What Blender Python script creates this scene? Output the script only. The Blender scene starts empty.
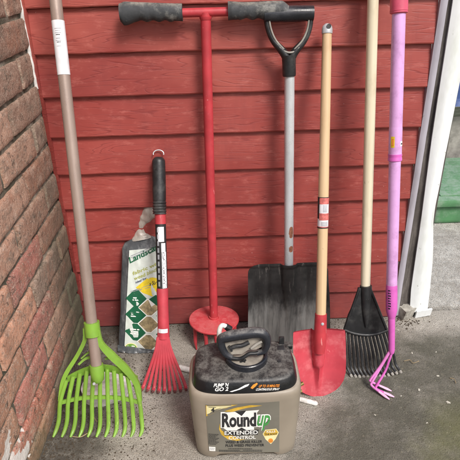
import bpy, bmesh, math, random
from mathutils import Vector, Matrix, noise as mn
random.seed(7)
S = bpy.context.scene
COL = S.collection

# ------------------------------------------------------------------ camera
FPX = 518.55
CAM = Vector((0, -1.3, 1.0162))
R = Vector((0.99940992, -0.02467792, -0.0238917))
U = Vector((0.03270666, 0.47124346, 0.88139655))
F = Vector((0.01049222, 0.88165787, -0.47177252))
cam = bpy.data.cameras.new('camera')
cam.sensor_width = 36; cam.lens = FPX / 460 * 36
cam.clip_start = 0.02; cam.clip_end = 500
co = bpy.data.objects.new('camera', cam); COL.objects.link(co)
co.matrix_world = Matrix(((R.x, U.x, -F.x, CAM.x), (R.y, U.y, -F.y, CAM.y), (R.z, U.z, -F.z, CAM.z), (0, 0, 0, 1)))
S.camera = co

def on(px, py, a=0.0, b=0.0):
    """measured photo point -> world point on the leaning plane y = a + b*z"""
    d = (px-230)/FPX*R - (py-230)/FPX*U + F
    t = (a + b*CAM.z - CAM.y) / (d.y - b*d.z)
    return CAM + d*t
def ong(px, py, z=0.0):
    d = (px-230)/FPX*R - (py-230)/FPX*U + F
    return CAM + d*((z-CAM.z)/d.z)

# ------------------------------------------------------------------ materials
def srgb(r, g, b):
    f = lambda c: (c/255/12.92) if c/255 <= .04045 else ((c/255+.055)/1.055)**2.4
    return (f(r), f(g), f(b), 1)
class NT:
    def __init__(s, name):
        s.m = bpy.data.materials.new(name); s.m.use_nodes = True
        s.t = s.m.node_tree; s.b = s.t.nodes['Principled BSDF']; s.out = s.t.nodes['Material Output']
    def n(s, typ, ins=None, **kw):
        nd = s.t.nodes.new('ShaderNode'+typ)
        for k, v in kw.items(): setattr(nd, k, v)
        for k, v in (ins or {}).items(): s.set(nd.inputs[k], v)
        return nd
    def set(s, sock, v):
        if isinstance(v, bpy.types.NodeSocket): s.t.links.new(v, sock)
        else: sock.default_value = v
    def coord(s, scale=(1, 1, 1), loc=(0, 0, 0), obj=True):
        tc = s.n('TexCoord')
        mp = s.n('Mapping', {'Vector': tc.outputs['Object'], 'Scale': scale, 'Location': loc})
        return mp.outputs[0]
    def noise(s, scale, detail=4, rough=.55, stretch=(1, 1, 1), loc=(0, 0, 0), dist=0):
        return s.n('TexNoise', {'Vector': s.coord(stretch, loc), 'Scale': scale, 'Detail': min(detail, 5), 'Roughness': rough, 'Distortion': dist}).outputs[0]
    def math(s, op, a, b=0.0, c=0.0, clamp=False):
        nd = s.n('Math', operation=op, use_clamp=clamp)
        s.set(nd.inputs[0], a); s.set(nd.inputs[1], b); s.set(nd.inputs[2], c)
        return nd.outputs[0]
    def ramp(s, v, lo, hi, a=0.0, b=1.0):
        nd = s.n('MapRange', {'Value': v, 'From Min': lo, 'From Max': hi, 'To Min': a, 'To Max': b}, interpolation_type='SMOOTHSTEP')
        return nd.outputs[0]
    def mix(s, f, a, b, blend='MIX'):
        nd = s.n('Mix', data_type='RGBA', blend_type=blend)
        s.set(nd.inputs[0], f); s.set(nd.inputs[6], a); s.set(nd.inputs[7], b)
        return nd.outputs[2]
    def bump(s, h, strength=.3, dist=.002, prev=None):
        ins = {'Height': h, 'Strength': strength, 'Distance': dist}
        nd = s.n('Bump', ins)
        if prev is not None: s.t.links.new(prev, nd.inputs['Normal'])
        return nd.outputs[0]
    def done(s, col, rough=.5, metal=0.0, normal=None, **kw):
        s.set(s.b.inputs['Base Color'], col); s.set(s.b.inputs['Roughness'], rough); s.set(s.b.inputs['Metallic'], metal)
        if normal is not None: s.set(s.b.inputs['Normal'], normal)
        for k, v in kw.items(): s.set(s.b.inputs[k], v)
        return s.m
def upness(m):
    g = m.n('NewGeometry'); sx = m.n('SeparateXYZ', {0: g.outputs['Normal']})
    return sx.outputs[2]

def plain(name, c, rough=.5, metal=0.0, vary=.25, scale=30, dirt=None, dirt_amt=.45, dscale=14, dust=None, bump=.12, bscale=220, scratch=None, stretch=(1, 1, 1), **kw):
    """painted / plastic / metal surface: tone variation, dirt blotches, dust on upward faces, fine bump"""
    m = NT(name)
    dark = tuple(x*(1-vary) for x in c[:3])+(1,)
    lite = tuple(min(1, x*(1+vary*.6)) for x in c[:3])+(1,)
    col = m.mix(m.ramp(m.noise(scale, 5, .6, stretch), .3, .7), dark, lite)
    r = m.ramp(m.noise(scale*2.3, 4), .3, .7, max(0, rough-.1), min(1, rough+.15))
    if dirt:
        f = m.ramp(m.noise(dscale, 8, .7, stretch, (3, 1, 2)), .48, .72, 0, dirt_amt)
        col = m.mix(f, col, dirt)
    if scratch:
        f = m.ramp(m.noise(60, 3, .7, (1, 1, .12), (1, 5, 2), 1.5), .64, .7, 0, .7)
        col = m.mix(f, col, scratch)
        f = m.ramp(m.noise(90, 8, .8, (1, 1, 1), (7, 5, 2)), .66, .72, 0, .8)
        col = m.mix(f, col, scratch)
    if dust:
        u = m.ramp(upness(m), .45, .98)
        f = m.math('MULTIPLY', u, m.ramp(m.noise(44, 8, .85), .34, .70, .06, .85))
        col = m.mix(f, col, dust); r = m.mix(f, r, (.9, .9, .9, 1))
    return m.done(col, r, metal, m.bump(m.noise(bscale, 3), bump, .001), **kw)

M = {}
# painted lap siding with embossed wood grain
def siding_mat():
    m = NT('red_siding_paint')
    tc = m.n('TexCoord'); sx = m.n('SeparateXYZ', {0: tc.outputs['Object']})
    row = m.math('FLOOR', m.math('DIVIDE', sx.outputs[2], .1016))
    wob = m.n('TexNoise', {'Vector': m.coord((1, 1, 3)), 'Scale': 3.0, 'Detail': 2}).outputs[0]
    v = m.n('CombineXYZ', {0: m.math('ADD', m.math('MULTIPLY', sx.outputs[0], 3.0), m.math('MULTIPLY', row, 3.7)), 1: m.math('MULTIPLY', row, 7.3), 2: m.math('MULTIPLY', sx.outputs[2], 38.0)})
    nz = m.n('TexNoise', {'Vector': v.outputs[0], 'Scale': 1.0, 'Detail': 2.0, 'Roughness': .4, 'Distortion': .25}).outputs[0]
    fr = m.math('FRACT', m.math('MULTIPLY', nz, 12.0))
    line = m.ramp(m.math('ABSOLUTE', m.math('SUBTRACT', fr, .5)), .0, .14, 1, 0)      # contour lines of noise = cathedral grain
    gate = m.ramp(m.noise(9, 3, .6, (1, 1, 4), (4, 2, 1)), .38, .56)
    line = m.math('MULTIPLY', line, gate)
    c = m.mix(m.ramp(m.noise(2.2, 6, .65, (1, 1, 1.6)), .3, .7), srgb(136, 55, 51), srgb(164, 75, 68))
    c = m.mix(m.math('MULTIPLY', m.ramp(m.noise(1.6, 4, .6, (1, 1, 1.4), (1.3, 0, .4)), .47, .68), m.ramp(sx.outputs[2], .25, .7, 0, .5)), c, srgb(196, 108, 94))
    rowv = m.n('TexWhiteNoise', {'W': row}, noise_dimensions='1D').outputs[0]
    c = m.mix(m.ramp(rowv, 0, 1, 0, .28), c, srgb(132, 50, 48))
    c = m.mix(m.math('MULTIPLY', line, .5), c, srgb(112, 40, 41))
    chalk = m.ramp(m.noise(26, 8, .75, (1, 1, 2.6), (2, 2, 2)), .5, .75, 0, .34)
    c = m.mix(chalk, c, srgb(204, 124, 114))
    low = m.math('MULTIPLY', m.ramp(sx.outputs[2], .0, .26, 1, 0), m.ramp(m.noise(7, 7, .7, (1, 1, .7)), .25, .65, .35, 1))  # mud splash on the bottom boards, also paints in the shade down there
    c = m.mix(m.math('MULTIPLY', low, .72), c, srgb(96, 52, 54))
    streak = m.ramp(m.noise(20, 5, .65, (1, 1, .12), (6, 1, 1)), .52, .72, 0, .25)
    c = m.mix(streak, c, srgb(118, 52, 52))
    spk = m.ramp(m.n('TexNoise', {'Vector': m.coord(), 'Scale': 150.0, 'Detail': 3.0, 'Roughness': .7}).outputs[0], .70, .74, 0, .7)
    spk = m.math('MULTIPLY', spk, m.ramp(m.noise(8, 4), .5, .62))
    c = m.mix(spk, c, srgb(232, 205, 198))
    b = m.bump(m.math('ADD', m.math('MULTIPLY', line, -1.0), m.math('MULTIPLY', nz, .8)), .34, .0009)
    b = m.bump(m.noise(260, 3, .6, (.35, 1, 1)), .16, .0008, b)
    return m.done(c, m.ramp(m.noise(14, 5), .3, .7, .42, .62), 0, b)
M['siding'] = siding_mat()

def brick_mat():
    m = NT('weathered_brick')
    at = m.n('Attribute', attribute_name='tint', attribute_type='GEOMETRY')
    c = at.outputs[0]
    c = m.mix(m.ramp(m.noise(16, 8, .7), .35, .68, 0, .6), c, m.mix(.55, c, srgb(92, 78, 66), 'MIX'))
    c = m.mix(m.ramp(m.noise(30, 8, .75, (1, 1, 1), (4, 1, 9)), .52, .66, 0, .7), c, srgb(198, 172, 154))
    c = m.mix(m.ramp(m.noise(48, 6, .7, (1, 1, 1), (1, 8, 3)), .55, .66, 0, .8), c, srgb(74, 64, 54))
    c = m.mix(m.ramp(m.noise(75, 8, .8, (1, 1, 1), (1, 2, 3)), .6, .66, 0, .7), c, srgb(220, 206, 192))
    c = m.mix(m.ramp(m.noise(130, 4, .7, (1, 1, 1), (5, 2, 3)), .58, .66, 0, .6), c, srgb(60, 48, 42))
    c = m.mix(m.ramp(m.noise(24, 5, .75, (1, 1, 2.2), (2, 9, 1)), .5, .64, 0, .55), c, srgb(112, 104, 92))
    c = m.mix(m.ramp(m.noise(300, 3, .7, (1, 1, 1), (8, 2, 3)), .52, .64, 0, .5), c, srgb(206, 186, 170))
    c = m.mix(m.ramp(m.noise(12, 5, .75, (1, 1, 1), (2, 4, 7)), .52, .66, 0, .4), c, srgb(176, 120, 94))
    tc = m.n('TexCoord'); sx = m.n('SeparateXYZ', {0: tc.outputs['Object']})
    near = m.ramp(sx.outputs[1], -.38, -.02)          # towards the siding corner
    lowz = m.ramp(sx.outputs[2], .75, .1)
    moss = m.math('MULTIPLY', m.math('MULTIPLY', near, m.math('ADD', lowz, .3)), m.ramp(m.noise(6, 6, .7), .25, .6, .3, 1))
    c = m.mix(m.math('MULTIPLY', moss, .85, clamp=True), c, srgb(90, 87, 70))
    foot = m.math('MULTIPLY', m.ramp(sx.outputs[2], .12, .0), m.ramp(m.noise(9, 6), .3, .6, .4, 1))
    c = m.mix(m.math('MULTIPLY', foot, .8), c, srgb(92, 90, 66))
    vd = m.n('VectorMath', {0: tc.outputs['Object'], 1: (-.442, -.60, .155)}, operation='DISTANCE').outputs['Value']
    wp = m.math('ADD', vd, m.math('MULTIPLY', m.math('SUBTRACT', m.noise(26, 5), .5), .16))
    c = m.mix(m.ramp(wp, .028, .022, 0, .9), c, srgb(224, 220, 214))
    vd = m.n('VectorMath', {0: tc.outputs['Object'], 1: (-.442, -.545, .085)}, operation='DISTANCE').outputs['Value']
    wp = m.math('ADD', vd, m.math('MULTIPLY', m.math('SUBTRACT', m.noise(30, 5, .5, (1, 1, 1), (3, 3, 3)), .5), .2))
    c = m.mix(m.ramp(wp, .03, .024, 0, .9), c, srgb(226, 222, 217))
    h = m.math('ADD', m.noise(60, 8, .7), m.math('MULTIPLY', m.noise(180, 4, .7), .5))
    return m.done(c, .88, 0, m.bump(h, .9, .0035))
M['brick'] = brick_mat()
def mortar_mat():
    m = NT('old_mortar')
    c = m.mix(m.ramp(m.noise(22, 8, .7), .35, .65), srgb(84, 80, 70), srgb(158, 151, 136))
    c = m.mix(m.ramp(m.noise(9, 5), .45, .62, 0, .75), c, srgb(60, 60, 44))
    return m.done(c, .95, 0, m.bump(m.noise(150, 6, .7), .8, .004))
M['mortar'] = mortar_mat()

def concrete_mat(name, base1, base2, patio=True):
    m = NT(name)
    c = m.mix(m.ramp(m.noise(5, 9, .68), .35, .66), base1, base2)
    c = m.mix(m.ramp(m.noise(38, 8, .75), .42, .62, 0, .35), c, srgb(146, 140, 130))
    sp = m.noise(330, 4, .7)
    c = m.mix(m.ramp(sp, .50, .60, 0, .7), c, srgb(212, 205, 193))
    c = m.mix(m.ramp(m.noise(260, 5, .75, (1, 1, 1), (9, 3, 1)), .53, .61, 0, .7), c, srgb(86, 81, 74))
    c = m.mix(m.ramp(m.noise(520, 2, .6, (1, 1, 1), (1, 3, 8)), .56, .62, 0, .7), c, srgb(62, 58, 52))
    c = m.mix(m.ramp(m.noise(16, 5, .75, (1, 1, 1), (4, 3, 8)), .45, .62, 0, .4), c, srgb(134, 127, 117))
    c = m.mix(m.ramp(m.noise(120, 8, .8, (1, 1, 1), (2, 7, 1)), .54, .63, 0, .6), c, srgb(184, 174, 160))
    c = m.mix(m.ramp(m.noise(70, 8, .8, (1, .35, 1), (2, 3, 1), 1.0), .6, .68, 0, .45), c, srgb(58, 54, 46))
    if patio:
        tc = m.n('TexCoord'); sx = m.n('SeparateXYZ', {0: tc.outputs['Object']})
        wob = m.math('MULTIPLY', m.math('SUBTRACT', m.noise(5, 7, .65), .5), .55)
        fx = m.ramp(m.math('ADD', m.math('ADD', sx.outputs[0], m.math('MULTIPLY', sx.outputs[1], -.55)), wob), .35, .54)
        alg = m.math('MULTIPLY', fx, m.ramp(m.noise(11, 8, .75, (1, 1, 1), (5, 5, 5)), .2, .6, .55, 1))
        # keep the strip by the door threshold pale
        alg = m.math('MULTIPLY', alg, m.ramp(m.math('ADD', sx.outputs[1], m.math('MULTIPLY', wob, .15)), -.04, -.14))
        c = m.mix(m.math('MULTIPLY', alg, .86), c, srgb(76, 75, 62))
        gx = m.math('MULTIPLY', m.ramp(m.math('ADD', sx.outputs[0], wob), .42, .6), m.ramp(sx.outputs[1], -.30, -.46))
        c = m.mix(m.math('MULTIPLY', gx, .5), c, srgb(116, 118, 66))
        pale = m.math('MULTIPLY', m.ramp(m.noise(100, 9, .8, (1, 1, 1), (8, 5, 5)), .56, .66), fx)
        c = m.mix(m.math('MULTIPLY', pale, .5), c, srgb(160, 154, 132))
        # damp dirt along the wall foot and below the bricks
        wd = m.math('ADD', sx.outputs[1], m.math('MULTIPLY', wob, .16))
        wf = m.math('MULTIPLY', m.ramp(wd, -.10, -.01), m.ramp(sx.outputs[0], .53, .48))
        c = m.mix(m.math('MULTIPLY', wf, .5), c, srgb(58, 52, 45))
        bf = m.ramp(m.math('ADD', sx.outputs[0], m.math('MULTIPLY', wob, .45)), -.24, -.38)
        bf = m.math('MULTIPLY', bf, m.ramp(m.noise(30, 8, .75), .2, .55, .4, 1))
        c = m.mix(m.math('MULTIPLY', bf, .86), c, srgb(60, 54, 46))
    h = m.math('ADD', m.math('MULTIPLY', m.noise(45, 8, .75), .8), m.math('MULTIPLY', sp, .55))
    return m.done(c, .9, 0, m.bump(h, 1.0, .007))
M['patio'] = concrete_mat('patio_concrete', srgb(166, 161, 151), srgb(194, 188, 178))
M['slab'] = concrete_mat('garage_concrete', srgb(190, 188, 182), srgb(214, 212, 205), False)

M['red'] = plain('red_enamel', srgb(180, 58, 66), .38, 0, .18, 20, srgb(150, 60, 58), .5, 18, scratch=srgb(214, 140, 138))
M['red_dusty'] = plain('dusty_red_enamel', srgb(188, 54, 62), .5, 0, .15, 20, srgb(198, 112, 110), .6, 16, dust=srgb(198, 96, 98), scratch=srgb(224, 160, 155))
M['red_blade'] = plain('worn_red_blade', srgb(188, 66, 78), .42, 0, .2, 9, srgb(212, 122, 126), .8, 12, scratch=srgb(226, 150, 148), bump=.2, bscale=60)
M['red_tine'] = plain('red_plastic', srgb(186, 62, 74), .5, 0, .15, 25, srgb(160, 60, 62), .5, 25)
M['tip'] = plain('worn_dark_tip', srgb(96, 48, 46), .7, 0, .3, 80)
M['grip'] = plain('faded_rubber_grip', srgb(60, 63, 66), .7, 0, .3, 30, srgb(150, 150, 145), .8, 26, dust=srgb(150, 146, 136), bump=.3)
M['black'] = plain('black_plastic', srgb(34, 35, 37), .42, 0, .25, 30, srgb(88, 88, 86), .5, 20, bump=.2)
M['blackgloss'] = plain('glossy_black_plastic', srgb(36, 38, 44), .3, 0, .2, 30, srgb(84, 86, 90), .4, 20)
M['palerim'] = plain('worn_grip_edge', srgb(150, 146, 138), .6)
M['steel'] = plain('galvanised_tube', srgb(204, 208, 212), .3, .3, .15, 18, srgb(122, 96, 80), .55, 9, stretch=(1, 1, .3))
M['rust'] = plain('rust_patch', srgb(140, 92, 70), .8, 0, .4, 120)
M['brown_tube'] = plain('brown_grey_tube', srgb(158, 140, 130), .32, .2, .15, 14, srgb(104, 88, 78), .5, 9, stretch=(1, 1, .25))
M['white_paper'] = plain('white_sticker', srgb(226, 226, 230), .45, 0, .06, 30, srgb(190, 190, 192), .4, 20, bump=.05)
M['print_grey'] = plain('grey_print', srgb(150, 152, 158), .6, bump=0)
M['print_dark'] = plain('dark_print', srgb(40, 40, 42), .6, bump=0)
M['print_white'] = plain('white_print', srgb(235, 235, 230), .6, bump=0, vary=.05)
M['lime'] = plain('lime_plastic', srgb(122, 164, 60), .4, 0, .16, 12, srgb(112, 134, 58), .65, 22, bump=.1, scratch=srgb(186, 214, 110))
M['pink'] = plain('rose_rubber', srgb(206, 84, 110), .55, 0, .15)
M['lilac'] = plain('lilac_enamel', srgb(212, 162, 214), .35, 0, .08, 20, srgb(160, 112, 158), .5, 26)
M['magenta'] = plain('magenta_plastic', srgb(206, 100, 182), .42, 0, .12, 20, srgb(180, 70, 150), .4, 20)
M['prong'] = plain('pink_worn_prong', srgb(218, 128, 196), .45, 0, .12, 30)
M['palepink'] = plain('pale_pink_worn', srgb(232, 176, 208), .5, 0, .12, 30)
M['jug'] = plain('tan_jug_plastic', srgb(146, 136, 121), .38, 0, .1, 8, srgb(120, 108, 94), .35, 10, dust=srgb(164, 154, 140), bump=.08)
M['jugtop'] = plain('dusty_black_cover', srgb(24, 25, 27), .32, 0, .2, 24, None, dust=srgb(118, 115, 110), bump=.3)
M['jugband'] = M['jugtop']
M['handle'] = plain('dusty_glossy_handle', srgb(38, 40, 46), .28, 0, .15, 30, dust=srgb(138, 137, 134), bump=.15)
M['jugdust'] = plain('dusty_grey_plate', srgb(150, 143, 132), .8, 0, .2, 30, srgb(96, 92, 86), .6, 40)
M['lab_bg'] = plain('olive_label', srgb(118, 115, 104), .45, 0, .16, 7, srgb(136, 132, 121), .5, 7, bump=0)
M['gold'] = plain('gold_print', srgb(206, 168, 62), .4, 0, .2, 60, bump=0)
M['cream'] = plain('cream_print', srgb(232, 222, 168), .5, 0, .1, 40, bump=0)
M['green_print'] = plain('green_print', srgb(72, 150, 76), .5, bump=0)
M['orange'] = plain('orange_print', srgb(226, 140, 50), .5, bump=0)
M['dkgreen'] = plain('dark_green_print', srgb(22, 92, 62), .45, bump=0)
M['photo_tan'] = plain('tan_picture_print', srgb(164, 148, 112), .5, 0, .45, 90, srgb(96, 92, 74), .8, 60, bump=0)
M['yellow'] = plain('yellow_print', srgb(232, 206, 46), .5, bump=0)
M['olive_txt'] = plain('yellow_green_print', srgb(178, 182, 92), .5, bump=0)
M['blue_txt'] = plain('navy_print', srgb(44, 52, 96), .5, bump=0)
M['bag_paper'] = plain('label_paper_under_plastic', srgb(204, 213, 206), .12, 0, .1, 20, srgb(232, 236, 230), .6, 9, bump=.5, bscale=30)
M['bagdark'] = plain('grey_film_over_black_roll', srgb(80, 84, 87), .18, 0, .4, 16, srgb(160, 163, 164), .8, 14, bump=.8, bscale=45, stretch=(1, 1, .35))
def film():
    m = NT('clear_plastic_film')
    m.done(srgb(196, 188, 178), .25, 0, m.bump(m.noise(70, 5, .6, (1, 1, .4)), .6, .003))
    m.set(m.b.inputs['Alpha'], m.ramp(m.noise(40, 5, .6, (1, 1, .3)), .3, .7, .5, .95))
    return m.m
M['film'] = film()
def wood(name, c1, c2, c3):
    m = NT(name)
    c = m.mix(m.ramp(m.noise(45, 5, .6, (1, 1, .05), (0, 0, 0), .6), .3, .7), c1, c2)
    c = m.mix(m.ramp(m.noise(10, 7, .7, (1, 1, .5)), .5, .75, 0, .5), c, c3)
    c = m.mix(m.ramp(m.noise(90, 4, .7, (1, 1, .3), (3, 3, 3)), .66, .72, 0, .5), c, srgb(96, 74, 52))
    return m.done(c, .52, 0, m.bump(m.noise(160, 3, .6, (1, 1, .05)), .2, .0006))
M['wood_tan'] = wood('varnished_tan_wood', srgb(212, 184, 146), srgb(192, 162, 124), srgb(166, 128, 94))
M['wood_pale'] = wood('pale_cream_wood', srgb(230, 220, 194), srgb(212, 202, 174), srgb(168, 154, 124))
def blade_mat():
    m = NT('worn_black_blade')
    tc = m.n('TexCoord'); sx = m.n('SeparateXYZ', {0: tc.outputs['Object']})
    c = m.mix(m.ramp(m.noise(14, 6, .7), .3, .7), srgb(26, 26, 27), srgb(52, 51, 51))
    n = m.math('MULTIPLY', m.math('SUBTRACT', m.noise(11, 8, .7, (1.6, 1, .55)), .5), .26)
    f = m.ramp(m.math('ADD', sx.outputs[2], n), .175, .075)
    f = m.math('MULTIPLY', f, m.ramp(m.noise(28, 8, .7, (1.6, 1, .14), (4, 2, 1)), .3, .62, .3, 1))
    c = m.mix(m.math('MULTIPLY', f, .68), c, srgb(152, 152, 150))
    c = m.mix(m.ramp(m.noise(60, 8, .8, (1.4, 1, .15), (5, 2, 1)), .58, .68, 0, .5), c, srgb(128, 124, 119))
    return m.done(c, .48, .15, m.bump(m.noise(50, 6, .7, (1, 1, .2)), .3, .002))
M['blade'] = blade_mat()
def door_mat(name, c, c2):
    m = NT(name)
    k = m.mix(m.ramp(m.noise(7, 7, .7, (1, 1, .35)), .42, .72, 0, .75), c, c2)
    k = m.mix(m.ramp(m.noise(60, 7, .75, (1, 1, .5), (4, 3, 2)), .64, .7, 0, .6), k, srgb(110, 108, 92))
    return m.done(k, .42, 0, m.bump(m.noise(24, 5, .6, (1, 1, .4)), .25, .004))
M['clad'] = door_mat('white_aluminium_cladding', srgb(236, 240, 241), srgb(198, 203, 190))
M['jchan'] = door_mat('pale_grey_channel', srgb(176, 172, 182), srgb(128, 124, 130))
M['darkgap'] = plain('dark_rotten_wood', srgb(84, 78, 74), .9, 0, .45, 40, srgb(132, 126, 120), .6, 30, bump=.6, stretch=(1, 1, .2))
M['caulk'] = plain('white_caulk', srgb(226, 224, 220), .7, 0, .1, 60, srgb(150, 146, 140), .4, 60, bump=.4)
M['rubble'] = plain('grey_mortar_rubble', srgb(168, 164, 154), .9, 0, .3, 60, srgb(110, 104, 94), .6, 50, bump=.8, bscale=90)
M['stone'] = plain('mottled_white_slab', srgb(228, 225, 220), .8, 0, .2, 60, srgb(128, 122, 114), .6, 45, bump=.5)
M['tub'] = plain('dusty_green_plastic', srgb(80, 132, 88), .6, 0, .2, 12, srgb(140, 160, 142), .8, 8, dust=srgb(138, 156, 144))
M['card'] = plain('dusty_grey_cardboard', srgb(160, 156, 149), .85, 0, .35, 18, srgb(76, 72, 68), .7, 14)
M['bluebag'] = plain('blue_plastic', srgb(70, 94, 150), .4, 0, .3, 20, srgb(150, 162, 184), .5, 14)
M['garwall'] = plain('dim_garage_panel', srgb(176, 176, 172), .9, 0, .2, 5)
M['soil'] = plain('dark_soil_grit', srgb(74, 64, 52), .95, 0, .45, 90, bump=.3)
M['chip'] = plain('pale_paint_chip', srgb(190, 186, 172), .8)
M['twig'] = plain('dry_twig', srgb(150, 134, 104), .9)
M['brass'] = plain('dull_brass', srgb(150, 134, 84), .4, .7, .25, 60)
M['bag_green'] = plain('bright_green_print', srgb(110, 160, 66), .5, bump=0)

# ------------------------------------------------------------------ mesh helpers
class MB:
    def __init__(s): s.bm = bmesh.new()
    def tube(s, pts, rad, seg=20, cap=True, ell=(1, 1), up=None):
        pts = [Vector(p) for p in pts]
        if not isinstance(rad, (list, tuple)): rad = [rad]*len(pts)
        rings = []; prev = None
        for i, p in enumerate(pts):
            t = (pts[min(i+1, len(pts)-1)] - pts[max(i-1, 0)])
            if t.length < 1e-7: t = pts[-1] - pts[0]
            t.normalize()
            if prev is None:
                ref = Vector(up) if up else (Vector((0, 0, 1)) if abs(t.z) < .9 else Vector((0, 1, 0)))
                n = ref.cross(t); n.normalize()
            else:
                n = prev - t*prev.dot(t); n.normalize()
            prev = n; b = t.cross(n)
            rings.append([s.bm.verts.new(p + n*math.cos(a)*rad[i]*ell[0] + b*math.sin(a)*rad[i]*ell[1]) for a in [2*math.pi*k/seg for k in range(seg)]])
        for A, B in zip(rings, rings[1:]):
            for k in range(seg): s.bm.faces.new((A[k], A[(k+1) % seg], B[(k+1) % seg], B[k]))
        if cap:
            s.bm.faces.new(rings[0][::-1]); s.bm.faces.new(rings[-1])
        return s
    def box(s, lo, hi, bevel=0, seg=2, mat=None):
        r = bmesh.ops.create_cube(s.bm, size=1)
        lo, hi = Vector(lo), Vector(hi)
        for v in r['verts']:
            p = Vector([(lo[i]+hi[i])/2 + v.co[i]*(hi[i]-lo[i]) for i in range(3)])
            v.co = (mat @ p) if mat else p
        if bevel:
            es = {e for v in r['verts'] for e in v.link_edges}
            bmesh.ops.bevel(s.bm, geom=list(es), offset=bevel, segments=seg, affect='EDGES', profile=.6)
        return s
    def prism(s, outline, d0, d1, bevel=0, plane='xz'):
        """2-D outline extruded between depths d0 and d1"""
        def P(a, b, d): return (a, d, b) if plane == 'xz' else (a, b, d)
        A = [s.bm.verts.new(P(a, b, d0)) for a, b in outline]
        B = [s.bm.verts.new(P(a, b, d1)) for a, b in outline]
        n = len(outline)
        fs = [s.bm.faces.new(A), s.bm.faces.new(B[::-1])]
        for k in range(n): fs.append(s.bm.faces.new((A[k], B[k], B[(k+1) % n], A[(k+1) % n])))
        bmesh.ops.recalc_face_normals(s.bm, faces=fs)
        if bevel:
            es = [e for f in fs[:2] for e in f.edges]
            bmesh.ops.bevel(s.bm, geom=es, offset=bevel, segments=2, affect='EDGES', profile=.6)
        return s
    def sheet(s, fn, nu, nv, thick=0, tdir=(0, 1, 0)):
        G = [[Vector(fn(i/nu, j/nv)) for i in range(nu+1)] for j in range(nv+1)]
        V = [[s.bm.verts.new(p) for p in r] for r in G]
        fs = []
        for j in range(nv):
            for i in range(nu): fs.append(s.bm.faces.new((V[j][i], V[j][i+1], V[j+1][i+1], V[j+1][i])))
        if thick:
            td = Vector(tdir)*thick
            W = [[s.bm.verts.new(p+td) for p in r] for r in G]
            for j in range(nv):
                for i in range(nu): fs.append(s.bm.faces.new((W[j][i], W[j+1][i], W[j+1][i+1], W[j][i+1])))
            rim = [(0, i) for i in range(nu)] + [(j, nu) for j in range(nv)] + [(nv, i) for i in range(nu, 0, -1)] + [(j, 0) for j in range(nv, 0, -1)]
            for k in range(len(rim)):
                a, b = rim[k], rim[(k+1) % len(rim)]
                fs.append(s.bm.faces.new((V[b[0]][b[1]], V[a[0]][a[1]], W[a[0]][a[1]], W[b[0]][b[1]])))
            bmesh.ops.recalc_face_normals(s.bm, faces=fs)
        return s
    def loft(s, rings, cap=True):
        V = [[s.bm.verts.new(p) for p in r] for r in rings]
        n = len(V[0])
        for A, B in zip(V, V[1:]):
            for k in range(n): s.bm.faces.new((A[k], A[(k+1) % n], B[(k+1) % n], B[k]))
        if cap: s.bm.faces.new(V[0][::-1]); s.bm.faces.new(V[-1])
        return s
    def build(s, name, mat, parent=None, angle=40, label=None, kind=None, mw=None):
        me = bpy.data.meshes.new(name)
        s.bm.normal_update(); s.bm.to_mesh(me); s.bm.free()
        return link_mesh(me, name, mat, parent, angle, label, kind, mw)
def link_mesh(me, name, mat, parent=None, angle=40, label=None, kind=None, mw=None):
    for p in me.polygons: p.use_smooth = True
    me.set_sharp_from_angle(angle=math.radians(angle))
    for m in (mat if isinstance(mat, (list, tuple)) else [mat]): me.materials.append(m)
    o = bpy.data.objects.new(name, me); COL.objects.link(o)
    if parent: o.parent = parent
    if label: o['label'] = label
    if kind: o['kind'] = kind
    if mw: o.matrix_world = mw
    return o
def thing(name, label, cat, mw=None, group=None):
    o = bpy.data.objects.new(name, None); COL.objects.link(o)
    o.empty_display_size = .05
    if mw: o.matrix_world = mw
    tag(o, label, cat, group); return o
def tag(o, label, cat, group=None):
    o['label'] = label; o['category'] = cat
    if group: o['group'] = group
    return o
class Lean:
    """frame of a tool that leans on the wall: x across, y into the wall, z up along the tool"""
    def __init__(s, x0, a, b):
        s.a, s.b = a, b
        z = Vector((0, b, 1)).normalized(); x = Vector((1, 0, 0)); y = z.cross(x)
        s.M = Matrix(((x.x, y.x, z.x, x0), (x.y, y.y, z.y, a), (x.z, y.z, z.z, 0), (0, 0, 0, 1)))
        s.I = s.M.inverted()
    def p(s, px, py, d=0.0):
        v = s.I @ on(px, py, s.a, s.b); v.y = d; return v
    def w(s, v): return s.I @ Vector(v)
def lerp(a, b, t): return a+(b-a)*t
def vl(a, b, t): return Vector(a).lerp(Vector(b), t)
def sm(t): t = max(0, min(1, t)); return t*t*(3-2*t)
def interp(tab, x):
    if x <= tab[0][0]: return tab[0][1]
    for (a, u), (b, v) in zip(tab, tab[1:]):
        if x <= b: return u+(v-u)*(x-a)/(b-a)
    return tab[-1][1]
def bezier(pts, n=8):
    """Catmull-Rom through points"""
    P = [Vector(p) for p in pts]; P = [P[0]*2-P[1]]+P+[P[-1]*2-P[-2]]; out = []
    for i in range(1, len(P)-2):
        for k in range(n):
            t = k/n; a, b, c, d = P[i-1:i+3]
            out.append(.5*((2*b)+(c-a)*t+(2*a-5*b+4*c-d)*t*t+(3*b-a-3*c+d)*t**3))
    out.append(P[-2]); return out

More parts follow.
